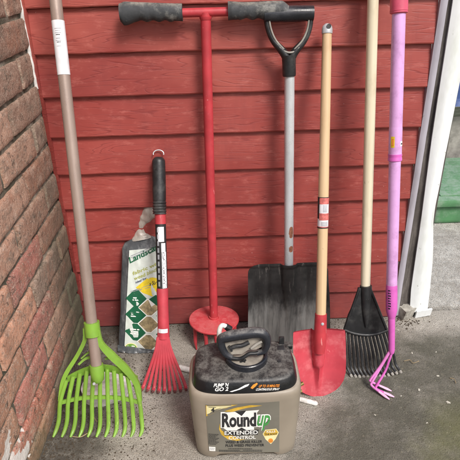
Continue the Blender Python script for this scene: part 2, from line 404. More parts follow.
def text_mesh(name, s, mat, parent, place, bold=.0, shear=0, target=(1, 1), label=None, spacing=1.0, depth=0.0):
    """text laid into a unit box (0..target) then mapped by place(x, y) -> 3-D point"""
    cu = bpy.data.curves.new('txt', 'FONT'); cu.body = s; cu.offset = bold; cu.shear = shear; cu.space_character = spacing
    cu.resolution_u = 3
    tmp = bpy.data.objects.new('txt', cu); COL.objects.link(tmp)
    bpy.context.view_layer.update()
    me = bpy.data.meshes.new_from_object(tmp.evaluated_get(bpy.context.evaluated_depsgraph_get()))
    bpy.data.objects.remove(tmp); bpy.data.curves.remove(cu)
    xs = [v.co.x for v in me.vertices]; ys = [v.co.y for v in me.vertices]
    x0, x1, y0, y1 = min(xs), max(xs), min(ys), max(ys)
    for v in me.vertices:
        v.co = place((v.co.x-x0)/(x1-x0), (v.co.y-y0)/(y1-y0))
    me.materials.clear(); me.name = name
    return link_mesh(me, name, mat, parent, 40, label)
def poly(name, pts2, place, mat, parent, n=1, label=None):
    mb = MB(); mb.bm.faces.new([mb.bm.verts.new(place(*p)) for p in pts2])
    bmesh.ops.triangulate(mb.bm, faces=mb.bm.faces[:])
    return mb.build(name, mat, parent, label=label)
def dashes(name, rects, place, mat, parent, seed=1):
    """rows of unreadably small print: (x0, x1, y, h) each becomes word-long dashes"""
    r = random.Random(seed); mb = MB()
    for x0, x1, y, h in rects:
        x = x0
        while x < x1:
            w = min(r.uniform(1.2, 4.2)*h, x1-x) if len(rects) > 1 else x1-x
            mb.bm.faces.new([mb.bm.verts.new(place(*q)) for q in ((x, y), (x+w, y), (x+w, y+h), (x, y+h))])
            x += w+h*.6
    return mb.build(name, mat, parent)

# ------------------------------------------------------------------ world and sun
w = bpy.data.worlds.new('World'); S.world = w; w.use_nodes = True
sky = w.node_tree.nodes.new('ShaderNodeTexSky'); sky.sky_type = 'NISHITA'; sky.sun_disc = False
SD = Vector((.38, -.62, .86)).normalized()       # towards the sun
sky.sun_elevation = math.asin(SD.z); sky.sun_rotation = math.atan2(SD.x, SD.y)
sky.air_density = 1.0; sky.dust_density = 4.0; sky.ozone_density = 1.0
w.node_tree.links.new(sky.outputs[0], w.node_tree.nodes['Background'].inputs[0])
w.node_tree.nodes['Background'].inputs[1].default_value = .15
L = bpy.data.lights.new('sun', 'SUN'); L.energy = 3.1; L.angle = math.radians(17); L.color = (1, .975, .94)
lo = bpy.data.objects.new('sun', L); COL.objects.link(lo); lo.location = (1, -3, 4)
lo.rotation_euler = (-SD).to_track_quat('-Z', 'Y').to_euler()
S.cycles.max_bounces = 5; S.cycles.diffuse_bounces = 3; S.cycles.glossy_bounces = 2; S.cycles.transmission_bounces = 3; S.cycles.transparent_max_bounces = 6
S.view_settings.view_transform = 'Standard'; S.view_settings.look = 'None'; S.view_settings.exposure = 0

# ------------------------------------------------------------------ ground
def ground_fn():
    mb = MB()
    xs = [-60, -8, -2, 2, 8, 60]; ys = [-60, -8, -2, .012]
    V = [[mb.bm.verts.new((x, y, 0)) for x in xs] for y in ys]
    for j in range(len(ys)-1):
        for i in range(len(xs)-1): mb.bm.faces.new((V[j][i], V[j][i+1], V[j+1][i+1], V[j+1][i]))
    o = mb.build('ground', M['patio'], kind='structure')
ground_fn()
mb = MB(); mb.box((.50, .026, -.2), (60, 60, .005), .004); mb.build('garage_floor', M['slab'], kind='structure')
mb = MB(); mb.box((-60, .013, -.21), (.499, 60, -.004)); mb.build('subsoil', M['soil'], kind='structure')
mb = MB(); mb.box((.499, .0121, -.2), (60, .0259, -.03)); mb.build('expansion_joint', M['darkgap'], kind='structure')

# ------------------------------------------------------------------ siding wall
XL, XR = -.4419, .512
wall = thing('siding_wall', 'red painted lap siding wall with embossed wood grain behind the garden tools', 'wall', Matrix.Translation((0, 0, 0)))
mb = MB(); E = .1016
rs = random.Random(3)
for k in range(24):
    z0 = k*E + (.004 if k == 0 else 0); z1 = (k+1)*E
    nx = 24
    prof = [(.004, z0), (-.0135, z0), (-.0150, z0+.0030), (-.0105, z0+.05), (-.0030, z1-.002), (.004, z1-.001)]
    wig = [rs.uniform(-.0007, .0007) for _ in range(nx+1)]
    rows = [[mb.bm.verts.new((lerp(XL+.004, XR, i/nx), y + (0 if y > 0 else wig[i]*.5), z + (wig[i] if q in (1, 2) and k else 0))) for i in range(nx+1)] for q, (y, z) in enumerate(prof)]
    for A, B in zip(rows, rows[1:]):
        for i in range(nx): mb.bm.faces.new((A[i], A[i+1], B[i+1], B[i]))
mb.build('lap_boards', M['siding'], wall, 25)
mb = MB(); mb.box((XL-.2, .0045, .002), (XR, .12, 2.44)); mb.build('sheathing', M['darkgap'], wall)
mb = MB()
mb.sheet(lambda u, v: (XL-.003+.0105*u + .0012*mn.noise((0, 0, v*30)), -.0155+.002*math.cos(u*3.1), .003+v*2.43), 3, 80, .018)
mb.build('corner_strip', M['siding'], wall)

# ------------------------------------------------------------------ brick wall (runs towards the camera on the left)
bw = thing('brick_wall', 'weathered brick wall with mossy joints meeting the red siding at left', 'wall', Matrix.Translation((0, 0, 0)))
mb = MB(); tint = mb.bm.loops.layers.float_color.new('tint')
BX = XL; CH = .0768; ZO = .9016-12*CH      # joint centres at ZO + k*CH
rb = random.Random(11)
def brick(y0, y1, z0, z1, col, seed):
    ny, nz = 24, 10; depth = .05
    off = rb.uniform(-.003, .003); tilt = rb.uniform(-.004, .004)
    chipc = [rb.random() for _ in range(4)]
    grid = {}
    for j in range(nz+1):
        for i in range(ny+1):
            u, v = i/ny, j/nz
            y = lerp(y0, y1, u); z = lerp(z0, z1, v)
            q = mn.noise((y*22+seed, z*22, seed*.7)); q2 = mn.noise((y*70, z*70+seed, 3))
            e = min(u*(y1-y0), (1-u)*(y1-y0), v*(z1-z0), (1-v)*(z1-z0))
            x = BX + off*.6 + tilt*(u-.5) + .0012*q + .0012*q2
            x -= .0025*max(0, 1-e/.004)**2
            cd = min(math.hypot(u*(y1-y0), v*(z1-z0))+chipc[0]*.02, math.hypot((1-u)*(y1-y0), (1-v)*(z1-z0))+chipc[1]*.02)
            x -= max(0, .006-cd)*.6
            ye = y + .0016*mn.noise((seed, z*45, u))*(1 if i in (0, ny) else .3)
            ze = z + .0018*mn.noise((y*30, seed, v))*(1 if j in (0, nz) else .3)
            grid[i, j] = mb.bm.verts.new((x, ye, ze))
    fs = []
    for j in range(nz):
        for i in range(ny): fs.append(mb.bm.faces.new((grid[i, j], grid[i, j+1], grid[i+1, j+1], grid[i+1, j])))
    rim = [(i, 0) for i in range(ny)]+[(ny, j) for j in range(nz)]+[(i, nz) for i in range(ny, 0, -1)]+[(0, j) for j in range(nz, 0, -1)]
    back = {r: mb.bm.verts.new((BX-depth, grid[r].co.y, grid[r].co.z)) for r in rim}
    for k in range(len(rim)):
        a, b = rim[k], rim[(k+1) % len(rim)]
        fs.append(mb.bm.faces.new((grid[a], grid[b], back[b], back[a])))
    for f in fs:
        for l in f.loops: l[tint] = col
def brick_col(y, z):
    t = rb.random()
    pal = [srgb(172, 126, 104), srgb(182, 142, 120), srgb(160, 130, 112), srgb(166, 122, 102), srgb(154, 134, 118), srgb(188, 150, 128)]
    c = list(rb.choice(pal))
    if z > .72: c = [lerp(a, b, .55) for a, b in zip(c, srgb(156, 130, 116))]
    if z < .42 and y < -.22:
        c = list(rb.choice([srgb(212, 138, 88), srgb(188, 116, 98), srgb(198, 146, 118), srgb(176, 112, 100), srgb(204, 150, 122)]))
    c = [lerp(a, b, .08) for a, b in zip(c, srgb(150, 130, 118))]
    k = rb.uniform(.82, 1.15)
    return tuple(x*k for x in c[:3])+(1,)
kmin = 0
for k in range(0, 31):
    z0 = ZO+(k-1)*CH; z1 = z0+CH
    z0 = max(z0, -.01)
    if z1 < .02: continue
    ph = -.100 if k % 2 else -.207
    ph += rb.uniform(-.008, .008)
    edges = [-.004] + [ph-.212*n for n in range(0, 6)]
    for a, b in zip(edges, edges[1:]):
        if a-b < .02: continue
        brick(b+.005, a-.005, z0+.0055+rb.uniform(0, .001), z1-.0055-rb.uniform(0, .001), brick_col((a+b)/2, (z0+z1)/2), rb.uniform(0, 50))
mb.build('bricks', M['brick'], bw, 60)
mb = MB()
mb.sheet(lambda u, v: (BX-.0072+.0038*mn.noise((0, u*60, v*120)), lerp(-1.24, -.003, u), v*2.34), 200, 300)
mb.box((BX-.12, -1.24, 0), (BX-.02, -.003, 2.34))
mb.build('mortar', M['mortar'], bw, 60)
# ragged caulk bead in the upper corner
mb = MB()
def bead(u, v):
    z = .735+v*.50; j = mn.noise((z*34, 2, 1)); wd = .0045+.0028*j + (.004 if v > .3 else 0)*max(0, mn.noise((z*60, 5, 1))+.3)
    if mn.noise((z*16, 7, 3)) < -.34: wd *= .1
    a = u*math.pi
    return (BX-.001-wd*.6+math.cos(a)*-wd + .0026*mn.noise((z*50, u, 9)), -.0165-math.sin(a)*.004, z)
mb.sheet(bead, 6, 110, .006)
mb.build('caulk_bead', M['caulk'], bw, 60)

# ------------------------------------------------------------------ door trim at right
ch = thing('metal_channel', 'narrow pale grey metal channel edging the right end of the red siding', 'trim', Matrix.Translation((0, 0, 0)))
mb = MB()
def chf(u, v):
    z = .01+v*2.3
    return (lerp(.5125, .530, u)+.0006*mn.noise((z*30, 1, 4))+.012*max(0, .12-z), -.016-.003*math.sin(u*math.pi)-.0006*mn.noise((u*2, z*20, 2)), z)
mb.sheet(chf, 5, 120, .012); mb.build('channel_face', M['jchan'], ch)
mb = MB()
mb.sheet(lambda u, v: (lerp(.529, .575, u), -.007+.002*mn.noise((u*9, 0, v*60)), v*2.3), 6, 150, .03); mb.build('backing_board', M['darkgap'], ch)
jt = thing('door_jamb_cladding', 'bent white metal door cladding with stained edge beside the siding', 'door trim', Matrix.Translation((0, 0, 0)))
LE = [(0, .566), (.05, .563), (.102, .558), (.341, .553), (.574, .545), (.908, .541), (2.4, .535)]
RE = [(0, .624), (.03, .622), (.1, .618), (.2, .610), (.27, .601), (.33, .593), (.386, .590), (.518, .590), (.573, .591), (.75, .594), (1.1, .597), (2.4, .60)]
mb = MB()
def clad(u, v):
    z = .022+v*2.3
    xl, xr = interp(LE, z), interp(RE, z)
    x = lerp(xl, xr, u)
    y = -.016-.007*math.sin(min(1, u*1.15)*math.pi)+.005*u + .0008*mn.noise((u*2.5, z*8, 0)) + .006*sm((u-.6)/.4)*math.exp(-((z-.34)/.07)**2)
    return (x, y, z)
mb.sheet(clad, 14, 160, .0025); mb.build('face_sheet', M['clad'], jt, 50)
mb = MB()
mb.sheet(lambda u, v: (interp(RE, .022+v*2.3)-.002+.003*u, lerp(-.008, .055, u), .022+v*2.3), 4, 120, .003, (-1, 0, 0)); mb.build('return_sheet', M['clad'], jt, 50)
mb = MB(); mb.sheet(lambda u, v: (interp(LE, .022+v*2.3)+.003-.004*u, lerp(-.013, .012, u), .022+v*2.3), 3, 120, .003, (1, 0, 0)); mb.build('return_sheet', M['clad'], jt, 50)
mb = MB(); mb.box((.576, .004, .002), (.60, .05, 2.3)); mb.build('jamb_core', M['darkgap'], jt)
# broken pieces at the foot
def lump(name, label, cat, c, sx, sy, sz, mat, seed, rot=0, tilt=0, group=None, rnd=.22):
    mb = MB(); bmesh.ops.create_cube(mb.bm, size=1)
    bmesh.ops.subdivide_edges(mb.bm, edges=mb.bm.edges[:], cuts=4, use_grid_fill=True)
    for v in mb.bm.verts:
        p = v.co.copy(); n = p.normalized()*.5
        p = p.lerp(n, rnd)
        k = 1+(.22+.4*(rnd > .5))*mn.noise(p*3+Vector((seed, 0, 0)))+.10*mn.noise(p*9+Vector((0, seed, 0)))
        v.co = Vector((p.x*sx*k, p.y*sy*k, p.z*sz*k))
    o = mb.build(name, mat, None, 35)
    o.location = (c[0], c[1], c[2]+sz*.44); o.rotation_euler = (tilt, 0, rot)
    return tag(o, label, cat, group)
p = ong(405, 316)
lump('mortar_chunk', 'grey crumbling mortar chunk at the foot of the metal channel', 'rubble', (p.x-.0, p.y-.004, 0), .05, .032, .046, M['rubble'], 3, .5, .2)
mb = MB()
mb.sheet(lambda u, v: (lerp(0, .048, u), lerp(0, -.006, v), lerp(.0, .028, v)+.006*u+.002*mn.noise((u*4, v*4, 1))), 6, 4, .006)
o = mb.build('broken_trim_piece', M['clad']); o.location = ong(415, 318); o.rotation_euler = (0, 0, .06)
tag(o, 'small broken white trim offcut lying at the foot of the door cladding', 'offcut')
mb = MB()
mb.sheet(lambda u, v: (lerp(0, .018, u)+.004*v, lerp(0, .012, v), lerp(.0, .055, v)+.002*mn.noise((u*4, v*6, 1))), 4, 5, .004)
o = mb.build('peeled_metal_flap', M['clad']); o.location = ong(410, 309, .02)+Vector((0, -.012, 0))
tag(o, 'short peeled white metal flap standing at the lower left of the door cladding', 'offcut')

# ------------------------------------------------------------------ things inside the open garage at right
tb = thing('storage_tub', 'green plastic storage tub with pale dusty lid on the garage floor', 'tub', Matrix.Translation((1.13, .80, .004)))
mb = MB(); mb.box((-.27, -.22, .0), (.27, .22, .085), .02, 3); mb.build('tub_body', M['tub'], tb)
mb = MB(); mb.box((-.29, -.24, .086), (.29, .24, .118), .010, 2); mb.box((-.25, -.2, .116), (.25, .2, .124), .004, 2); mb.build('lid', M['tub'], tb)
cb = thing('cardboard_box', 'dusty grey cardboard box standing behind the green tub', 'box', Matrix.Translation((1.2, 1.27, .004)))
mb = MB(); mb.box((-.32, -.17, 0), (.32, .17, .30), .006); mb.build('carton', M['card'], cb)
for sgn in (-1, 1):
    mb = MB(); mb.sheet(lambda u, v: (lerp(-.31, .31, u), sgn*(.168+.08*v), .298+.07*v+.004*mn.noise((u*6, v, sgn))), 8, 3, .004)
    mb.build('flap', M['card'], cb)
mb = MB()
def sack(u, v):
    a = u*2*math.pi; z = v*.26; r = .13*(1-.25*v)*(1+.12*mn.noise((math.cos(a)*2, math.sin(a)*2, v*3)))
    if v > .9: r *= (1-v)*10
    return (r*math.cos(a)*1.3, r*math.sin(a), z)
mb.sheet(sack, 32, 18); o = mb.build('blue_sack', M['bluebag']); o.location = (1.14, 1.25, .31)
tag(o, 'crumpled blue plastic sack on the grey box inside the garage', 'sack')
mb = MB(); mb.box((.50, 1.9, .004), (4.5, 2.0, 2.4)); mb.build('garage_back_wall', M['garwall'], kind=None)
tag(bpy.data.objects['garage_back_wall'], 'plain grey back wall inside the garage at far right', 'wall')

# ------------------------------------------------------------------ 1. lime green leaf rake
LN = Lean(-.318, -.41, .3145)
t = thing('leaf_rake', 'lime green plastic rake head on brown tube handle against brick wall', 'rake', LN.M)
hb = LN.p(98.5, 371, -.012); ht = LN.p(55.5, 0, 0)
top = ht + (ht-hb)*.38
mb = MB(); mb.tube([hb, vl(hb, top, .5), top], .0128); mb.build('handle', M['brown_tube'], t)
# wrap-around sticker on the tube
hd = (ht-hb).normalized()
def along(py):    # point on handle axis at photo row
    return vl(hb, ht, (371-py)/371.)
A, B = LN.p(60.2, 21), LN.p(67.6, 75)
A = hb+hd*(A-hb).dot(hd); B = hb+hd*(B-hb).dot(hd)
def wrap(a, b, r, a0=-2.0, a1=2.0):
    """patch on a tube between axis points: u across, v along -> place()"""
    a, b = Vector(a), Vector(b); d = (b-a).normalized(); xx = Vector((1, 0, 0)); xx = (xx-d*xx.dot(d)).normalized(); yy = d.cross(xx)
    if yy.y > 0: yy = -yy
    def place(u, v, lift=0):
        an = lerp(a0, a1, u)
        return a.lerp(b, v) + xx*math.sin(an)*(r+lift) + yy*math.cos(an)*(r+lift)
    return place
pl = wrap(B, A, .0134, -1.9, 1.9)
mb = MB(); mb.sheet(lambda u, v: pl(u, v), 16, 2); stk = mb.build('sticker', M['white_paper'], t)
dashes('small_print', [(.40, .66, .84, .012), (.42, .62, .80, .01), (.40, .64, .76, .012), (.42, .60, .66, .012), (.40, .62, .62, .010), (.42, .6, .52, .008)], lambda u, v: pl(u, v, .0003), M['print_grey'], stk, 4)
dashes('bold_print', [(.43, .60, .725, .014), (.44, .60, .59, .012)], lambda u, v: pl(u, v, .0004), M['print_dark'], stk, 5)
# head
cr = [LN.p(85, 321), LN.p(101, 321), LN.p(100, 334), LN.p(85.5, 334)]
axc0 = hb+hd*(LN.p(91, 334)-hb).dot(hd); axc1 = hb+hd*(LN.p(91, 320.5)-hb).dot(hd)
mb = MB(); mb.tube([axc0, axc0, axc1, axc1], [.0132, .0178, .0178, .0132], 24); mb.build('collar', M['lime'], t)
def strap(pts, wid, thk=.004, d=0):
    """flat ribbon through local points with widths"""
    P = bezier(pts, 8); W = []
    for i in range(len(P)): W.append(interp([(k/(len(wid)-1), wv) for k, wv in enumerate(wid)], i/(len(P)-1)))
    mb = MB(); rows = []
    for i, p in enumerate(P):
        tt = (P[min(i+1, len(P)-1)]-P[max(i-1, 0)]).normalized(); n = Vector((tt.z, 0, -tt.x)).normalized()
        rows.append((p-n*W[i]/2, p+n*W[i]/2))
    mb.sheet(lambda u, v: rows[min(len(rows)-1, round(v*(len(rows)-1)))][0].lerp(rows[min(len(rows)-1, round(v*(len(rows)-1)))][1], u), 3, len(rows)-1, thk)
    bmesh.ops.recalc_face_normals(mb.bm, faces=mb.bm.faces[:])
    return mb
strap([LN.p(87, 327, -.012), LN.p(85, 340, -.006), LN.p(77, 356, -.002), LN.p(67, 372, 0), LN.p(62, 384, 0), LN.p(60, 401, -.002)], [.013, .009, .009, .010, .009, .009], .012).build('side_arm', M['lime'], t)
strap([LN.p(99, 327, -.018), LN.p(102, 341, -.016), LN.p(112, 353.5, -.012), LN.p(126, 368, -.008), LN.p(137, 384, -.004), LN.p(140, 401, -.002)], [.010, .013, .018, .017, .013, .010], .008).build('side_arm', M['lime'], t)
# arched plate under the handle end
def arcrow(px): return 371 - 11*math.cos((px-101)/37*1.35) + 6     # upper rim
def plate(u, v):
    px = lerp(66, 137, u); c = math.cos((u-.5)*2*1.25)
    top_ = 384-19*c; bot = top_+lerp(6, 9, c)
    q = LN.p(px, lerp(bot, top_, v), .012-.012*v*c)
    return q
mb = MB(); mb.sheet(plate, 24, 5, .004); mb.build('arched_plate', M['lime'], t)
for (a, b, c_) in (((77, 367), (84, 361.5), (92, 360.5)), ((104, 361), (112, 362), (121, 368))):
    strap([LN.p(*a, .012), LN.p(*b, .015), LN.p(*c_, .016)], [.005, .006, .005], .005).build('brace_rib', M['lime'], t)
for (a, b, c_) in (((79, 362), (86, 356.5), (92, 355.5)), ((104, 355.5), (110, 357.5), (116, 362))):
    strap([LN.p(*a, .018), LN.p(*b, .02), LN.p(*c_, .02)], [.003, .004, .003], .005).build('brace_rib', M['lime'], t)
# cup holding the tube end
mb = MB(); e0 = hb-hd*.010; mb.tube([e0-hd*.012, e0-hd*.006, hb-hd*.002, hb+hd*.016, hb+hd*.022], [.009, .0140, .0160, .0165, .0158], 24); cup = mb.build('socket_cup', M['lime'], t)
q = LN.p(97, 378, -.0285); mb = MB(); mb.tube([q, q+Vector((0, -.002, 0))], [.0035, .003], 12); mb.build('screw', M['steel'], cup)
# tines with cross bar
mb = MB()
n = 11
def xb(k): return lerp(60.5, 139.5, k/(n-1))
def tx(k): return lerp(57.5, 142.5, k/(n-1))
for k in range(n):
    c = math.cos((k/(n-1)-.5)*2*1.25)
    p0 = LN.p(xb(k)*.86+100*.14, 386-17*c, .003); p1 = LN.p(xb(k), 401, -.001)
    p2 = LN.p(lerp(xb(k), tx(k), .55)+.6, 418, -.004); p3 = LN.p(tx(k)+.2, 427, -.010); p4 = LN.p(tx(k)-1.6, 432, -.022)
    P = bezier([p0, p1, p2, p3, p4], 6)
    tm = MB()
    r = [interp([(0, .0052), (.6, .0050), (.85, .0044), (1, .0026)], i/(len(P)-1)) for i in range(len(P))]
    tm.tube(P, r, 10, True, (1.0, .75), (0, 1, 0)); tm.build('tine', M['lime'], t)
strap([LN.p(59.5, 403, -.001), LN.p(80, 399, .001), LN.p(101, 398, .001), LN.p(121, 399, .001), LN.p(140.5, 403, -.001)], [.009, .0085, .008, .0085, .009], .006).build('cross_bar', M['lime'], t)

# pale mottled slab seen through the rake
mb = MB()
def slab(u, v):
    a = u*2*math.pi; r = 1-(1-v)**2
    k = 1+.16*mn.noise((math.cos(a)*1.3, math.sin(a)*1.3, 4))
    return (math.cos(a)*.062*k*min(1, v*1.25), math.sin(a)*.052*k*min(1, v*1.25), .030*(1 if v < .8 else (1-v)*5)+.002*mn.noise((math.cos(a)*v*5, math.sin(a)*v*5, 1)))
mb.sheet(slab, 40, 10); o = mb.build('stone', M['stone'], None, 50); o.location = ong(105, 389, .02)+Vector((0, .01, -.02)); o.rotation_euler = (0, 0, .2)
tag(o, 'flat mottled white stone lying behind the tines of the green rake', 'stone')

# ------------------------------------------------------------------ 2. landscape fabric in plastic bag
BA, BB = -.128, .30
LN = Lean(-.262, BA, BB)
t = thing('fabric_roll', 'landscape fabric roll in clear plastic bag with green diamond label', 'packaged roll', LN.M)
TL, TR, BL, BR = LN.p(121, 246), LN.p(161, 246), LN.p(117.5, 350), LN.p(163, 356)
def bagx(u, s):
    f = s/TL.z; return lerp(lerp(BL.x, TL.x, f), lerp(BR.x, TR.x, f), u)
def bag_rings():
    rings = []; H = TL.z
    for s_, kx, kd in [(-.004, .9, .6), (0, .95, .8), (.006, 1.0, .95), (.02, 1, 1), (.06, 1, 1), (.12, 1, 1), (.18, 1, 1), (.24, 1, 1), (.29, 1, 1), (H-.010, 1.0, .9), (H+.004, .96, .6), (H+.014, .74, .3), (H+.023, .34, .2)]:
        cx = (bagx(0, min(s_, H))+bagx(1, min(s_, H)))/2 + (max(0, s_-H+.012)*.3); hw = (bagx(1, min(s_, H))-bagx(0, min(s_, H)))/2*kx
        ring = []
        for k in range(64):
            a = 2*math.pi*k/64; ca, sa = math.cos(a), math.sin(a)
            x = math.copysign(abs(ca)**.45, ca)*hw; y = math.copysign(abs(sa)**.45, sa)*.022*kd
            wr = .0016*mn.noise((x*60, s_*26, y*60))+.001*mn.noise((x*150, s_*60, 2))
            ring.append((cx+x+wr, .022+y+wr*1.2, s_+(.003*mn.noise((x*40, 0, 5)) if s_ < .01 or s_ > H-.02 else 0)))
        rings.append(ring)
    return rings
mb = MB(); mb.loft(bag_rings()); mb.build('wrapped_roll', M['bagdark'], t, 60)
# label
lc = [LN.p(129.5, 250), LN.p(163, 247), LN.p(164, 354), LN.p(124.5, 351)]
def blab(u, v, lift=0):
    """u 0..1 left-right, v 0..1 bottom-top on the paper label"""
    p = lc[3].lerp(lc[2], u).lerp(lc[0].lerp(lc[1], u), v)
    wr = .0014*mn.noise((u*3.1, v*8, 2))+.0016*mn.noise((u*7+v*9, v*5-u*4, 7))+.0009*abs(mn.noise((u*16-v*14, v*22+u*9, 3)))
    return Vector((p.x, -.0045-lift+wr, p.z))
def bpx(px, py, lift=0):
    q = LN.p(px, py); v = (q.z-lc[3].z)/(lc[0].z-lc[3].z)
    l = lerp(lc[3].x, lc[0].x, v); r = lerp(lc[2].x, lc[1].x, v)
    return blab((q.x-l)/(r-l), v, lift)
mb = MB(); mb.sheet(lambda u, v: blab(u, v), 30, 70, .002); lab = mb.build('paper_label', M['bag_paper'], t, 60)
def quadtext(name, s, c00, c10, c01, mat, lift=.0008, bold=.0, shear=0, par=None):
    c00, c10, c01 = Vector(c00), Vector(c10), Vector(c01)
    def place(x, y):
        q = c00+(c10-c00)*x+(c01-c00)*y
        return bpx(q.x, q.y, lift)
    return text_mesh(name, s, mat, par or lab, place, bold, shear)
def bpoly(name, pts, mat, lift): 
    return poly(name, pts, lambda x, y: bpx(x, y, lift), mat, lab)
quadtext('brand_lettering', 'Landscape', (130.5, 265), (164, 250), (129, 257), M['dkgreen'], .0009, .03)
quadtext('printed_text', 'fabric with', (133, 275), (162, 264), (132.5, 271.5), M['olive_txt'], .0009, .02)
quadtext('printed_text', 'weed block', (134.5, 280), (159, 270.5), (134, 276.5), M['olive_txt'], .0009, .02)
quadtext('printed_text', 'ideal for', (136, 283), (147, 278.5), (135.8, 280.8), M['blue_txt'], .0009, .02)
dashes('small_print', [(0, 1, 0, .35), (0, .8, -.9, .35)], lambda x, y: bpx(131+24*x, 256-9*x-y*2, .0009), M['print_grey'], lab, 9)
bpoly('yellow_splash', [(136, 287), (147, 278), (153, 277), (163, 279), (163, 292), (152, 295), (143, 292)], M['yellow'], .0006)
quadtext('printed_text', '3FT x 50FT', (144, 286.5), (159, 283), (144, 282.5), M['print_dark'], .0011, .02)
def diamond(cx, cy, w_, h_, mat, lift): return bpoly('diamond_panel', [(cx-w_, cy), (cx-w_*.2, cy-h_), (cx+w_*.2, cy-h_), (cx+w_, cy), (cx+w_*.2, cy+h_), (cx-w_*.2, cy+h_)], mat, lift)
for k, (gx, gy) in enumerate(((136.5, 297.5), (136, 313.5), (135.5, 330.5))):
    diamond(gx, gy, 10.5, 8.2, M['dkgreen'], .0006)
    dashes('small_print', [(0, 1, 0, .16), (.05, .9, -.3, .16), (0, .8, -.6, .16)], lambda x, y, gx=gx, gy=gy: bpx(gx-5+9*x, gy-2-y*7, .0010), M['print_white'], lab, 20+k)
for gx, gy in ((149.5, 306), (149, 322), (148.5, 339.5)):
    diamond(gx, gy, 11.5, 8.2, M['print_white'], .0006); diamond(gx, gy, 10.3, 7.3, M['photo_tan'], .0009)
bpoly('diamond_panel', [(149, 298), (156, 293.5), (163, 297), (163, 303), (157, 304)], M['dkgreen'], .0005)
bpoly('diamond_panel', [(163, 308), (156, 313.5), (163, 319)], M['dkgreen'], .0005)
bpoly('diamond_panel', [(163, 325), (156, 331), (163, 337)], M['dkgreen'], .0005)
el = lambda cx, cy, rx, ry: [(cx+rx*math.cos(k*math.pi/12), cy+ry*math.sin(k*math.pi/12)) for k in range(24)]
bpoly('oval_badge', el(131.5, 346, 6.2, 4.4), M['cream'], .0006); bpoly('oval_badge', el(131.5, 346, 5.3, 3.6), M['bag_green'], .0009)
dashes('small_print', [(0, 1, 0, .3), (.1, .9, -.6, .3)], lambda x, y: bpx(128+7*x, 345-y*3, .0012), M['print_white'], lab, 31)
dashes('small_print', [(0, 1, 0, .16), (0, .9, -.35, .16), (0, .95, -.7, .16)], lambda x, y: bpx(131+20*x, 291-y*3-7*x, .0009), M['print_grey'], lab, 35)
bpoly('round_emblem', el(141, 349.5, 2.4, 2.2), M['blue_txt'], .0007)
dashes('small_print', [(0, 1, 0, .3), (.0, .9, -.6, .3)], lambda x, y: bpx(148+10*x, 348-y*3, .0009), M['blue_txt'], lab, 33)
# film skirts and twisted neck
mb = MB()
nk = bezier([LN.p(141, 241, .02), LN.p(139.5, 234, .02), LN.p(141, 225, .015), LN.p(147, 216, .01), LN.p(154, 207, .006)], 8)
mb2 = MB(); mb2.tube(nk, [interp([(0, .030), (.25, .016), (.42, .0085), (.65, .016), (.85, .022), (1, .012)], i/(len(nk)-1)) for i in range(len(nk))], 20, False, (1, .45))
for v in mb2.bm.verts: v.co += Vector((.003*mn.noise(v.co*90), .003*mn.noise(v.co*80+Vector((5, 0, 0))), .003*mn.noise(v.co*70)))
mb2.build('twisted_bag_neck', M['film'], t, 70)
mb.bm.free()
mb = MB()
def skirt(u, v):
    q = vl(LN.p(118, 344), LN.p(161, 350), u); dz = -.018*(1-v)
    return (q.x+.003*mn.noise((u*5, v, 1)), -.006-.006*(1-v)+.0025*mn.noise((u*14, v*3, 6)), max(q.z+dz, -.002))
mb.sheet(skirt, 30, 5); mb.build('bag_film_hem', M['bagdark'], t, 70)

# ------------------------------------------------------------------ 3. small red shrub rake
LN = Lean(-.165, -.285, .262/.556)
t = thing('hand_rake', 'small red fan hand rake with black ribbed grip in front of the fabric bag', 'hand rake', LN.M)
g0, g1 = LN.p(159.6, 214), LN.p(158.6, 157)
def ax(py, base=(163.5, 330), top=(158.6, 157)):
    f = (base[1]-py)/(base[1]-top[1]); return LN.p(lerp(base[0], top[0], f), py)
mb = MB(); P = [vl(g0, g1, k/40) for k in range(41)]
rr = []
for k in range(41):
    f = k/40; r = .0165+.0012*math.sin(f*3.1)
    if f < .25: r = .0175+.0010*math.cos(f*125)
    if f > .93: r = .0165-.008*((f-.93)/.07)**2
    rr.append(r)
mb.tube(P, rr, 24); mb.build('grip', M['black'], t)
hc = g1+Vector((0, 0, .008))
mb = MB(); mb.tube([hc+Vector((.0135*math.cos(a), .0, .010*math.sin(a))) for a in [math.pi*k/14-.25 for k in range(17)]], .0014, 8); mb.build('hanging_ring', M['steel'], t)
mb = MB(); mb.tube([ax(224), ax(213)], .0145); mb.build('red_ferrule', M['red'], t)
mb = MB(); mb.tube([ax(291), ax(288), ax(223)], [.0135, .0140, .0140]); sh = mb.build('shaft', M['print_dark'], t)
pl3 = wrap(ax(289), ax(222), .0142, -1.5, 1.5)
mb = MB()
for (u0, u1, v0, v1) in ((.36, .74, .71, .93), (.55, .82, .56, .69)):
    mb.sheet(lambda u, v: pl3(lerp(u0, u1, u), lerp(v0, v1, v), .0003), 6, 2)
mb.build('white_sticker', M['white_paper'], sh)
mb = MB(); mb.sheet(lambda u, v: pl3(lerp(.56, .86, u), lerp(.02, .56, v), .0003), 6, 2); wl = mb.build('white_band', M['white_paper'], sh)
r3 = random.Random(5); mb = MB()
for k in range(26):
    v0 = .03+k*.0205; u0 = .58+r3.random()*.05; u1 = u0+r3.uniform(.08, .2)
    mb.bm.faces.new([mb.bm.verts.new(pl3(u, v, .0006)) for u, v in ((u0, v0), (u1, v0), (u1, v0+.010), (u0, v0+.010))])
mb.build('small_print', M['print_dark'], wl)
mb = MB()
for k in range(9):
    v0 = .05+k*.10; mb.bm.faces.new([mb.bm.verts.new(pl3(u, v, .0004)) for u, v in ((.30, v0), (.42, v0), (.42, v0+.07), (.30, v0+.07))])
mb.build('small_print', M['print_grey'], sh)
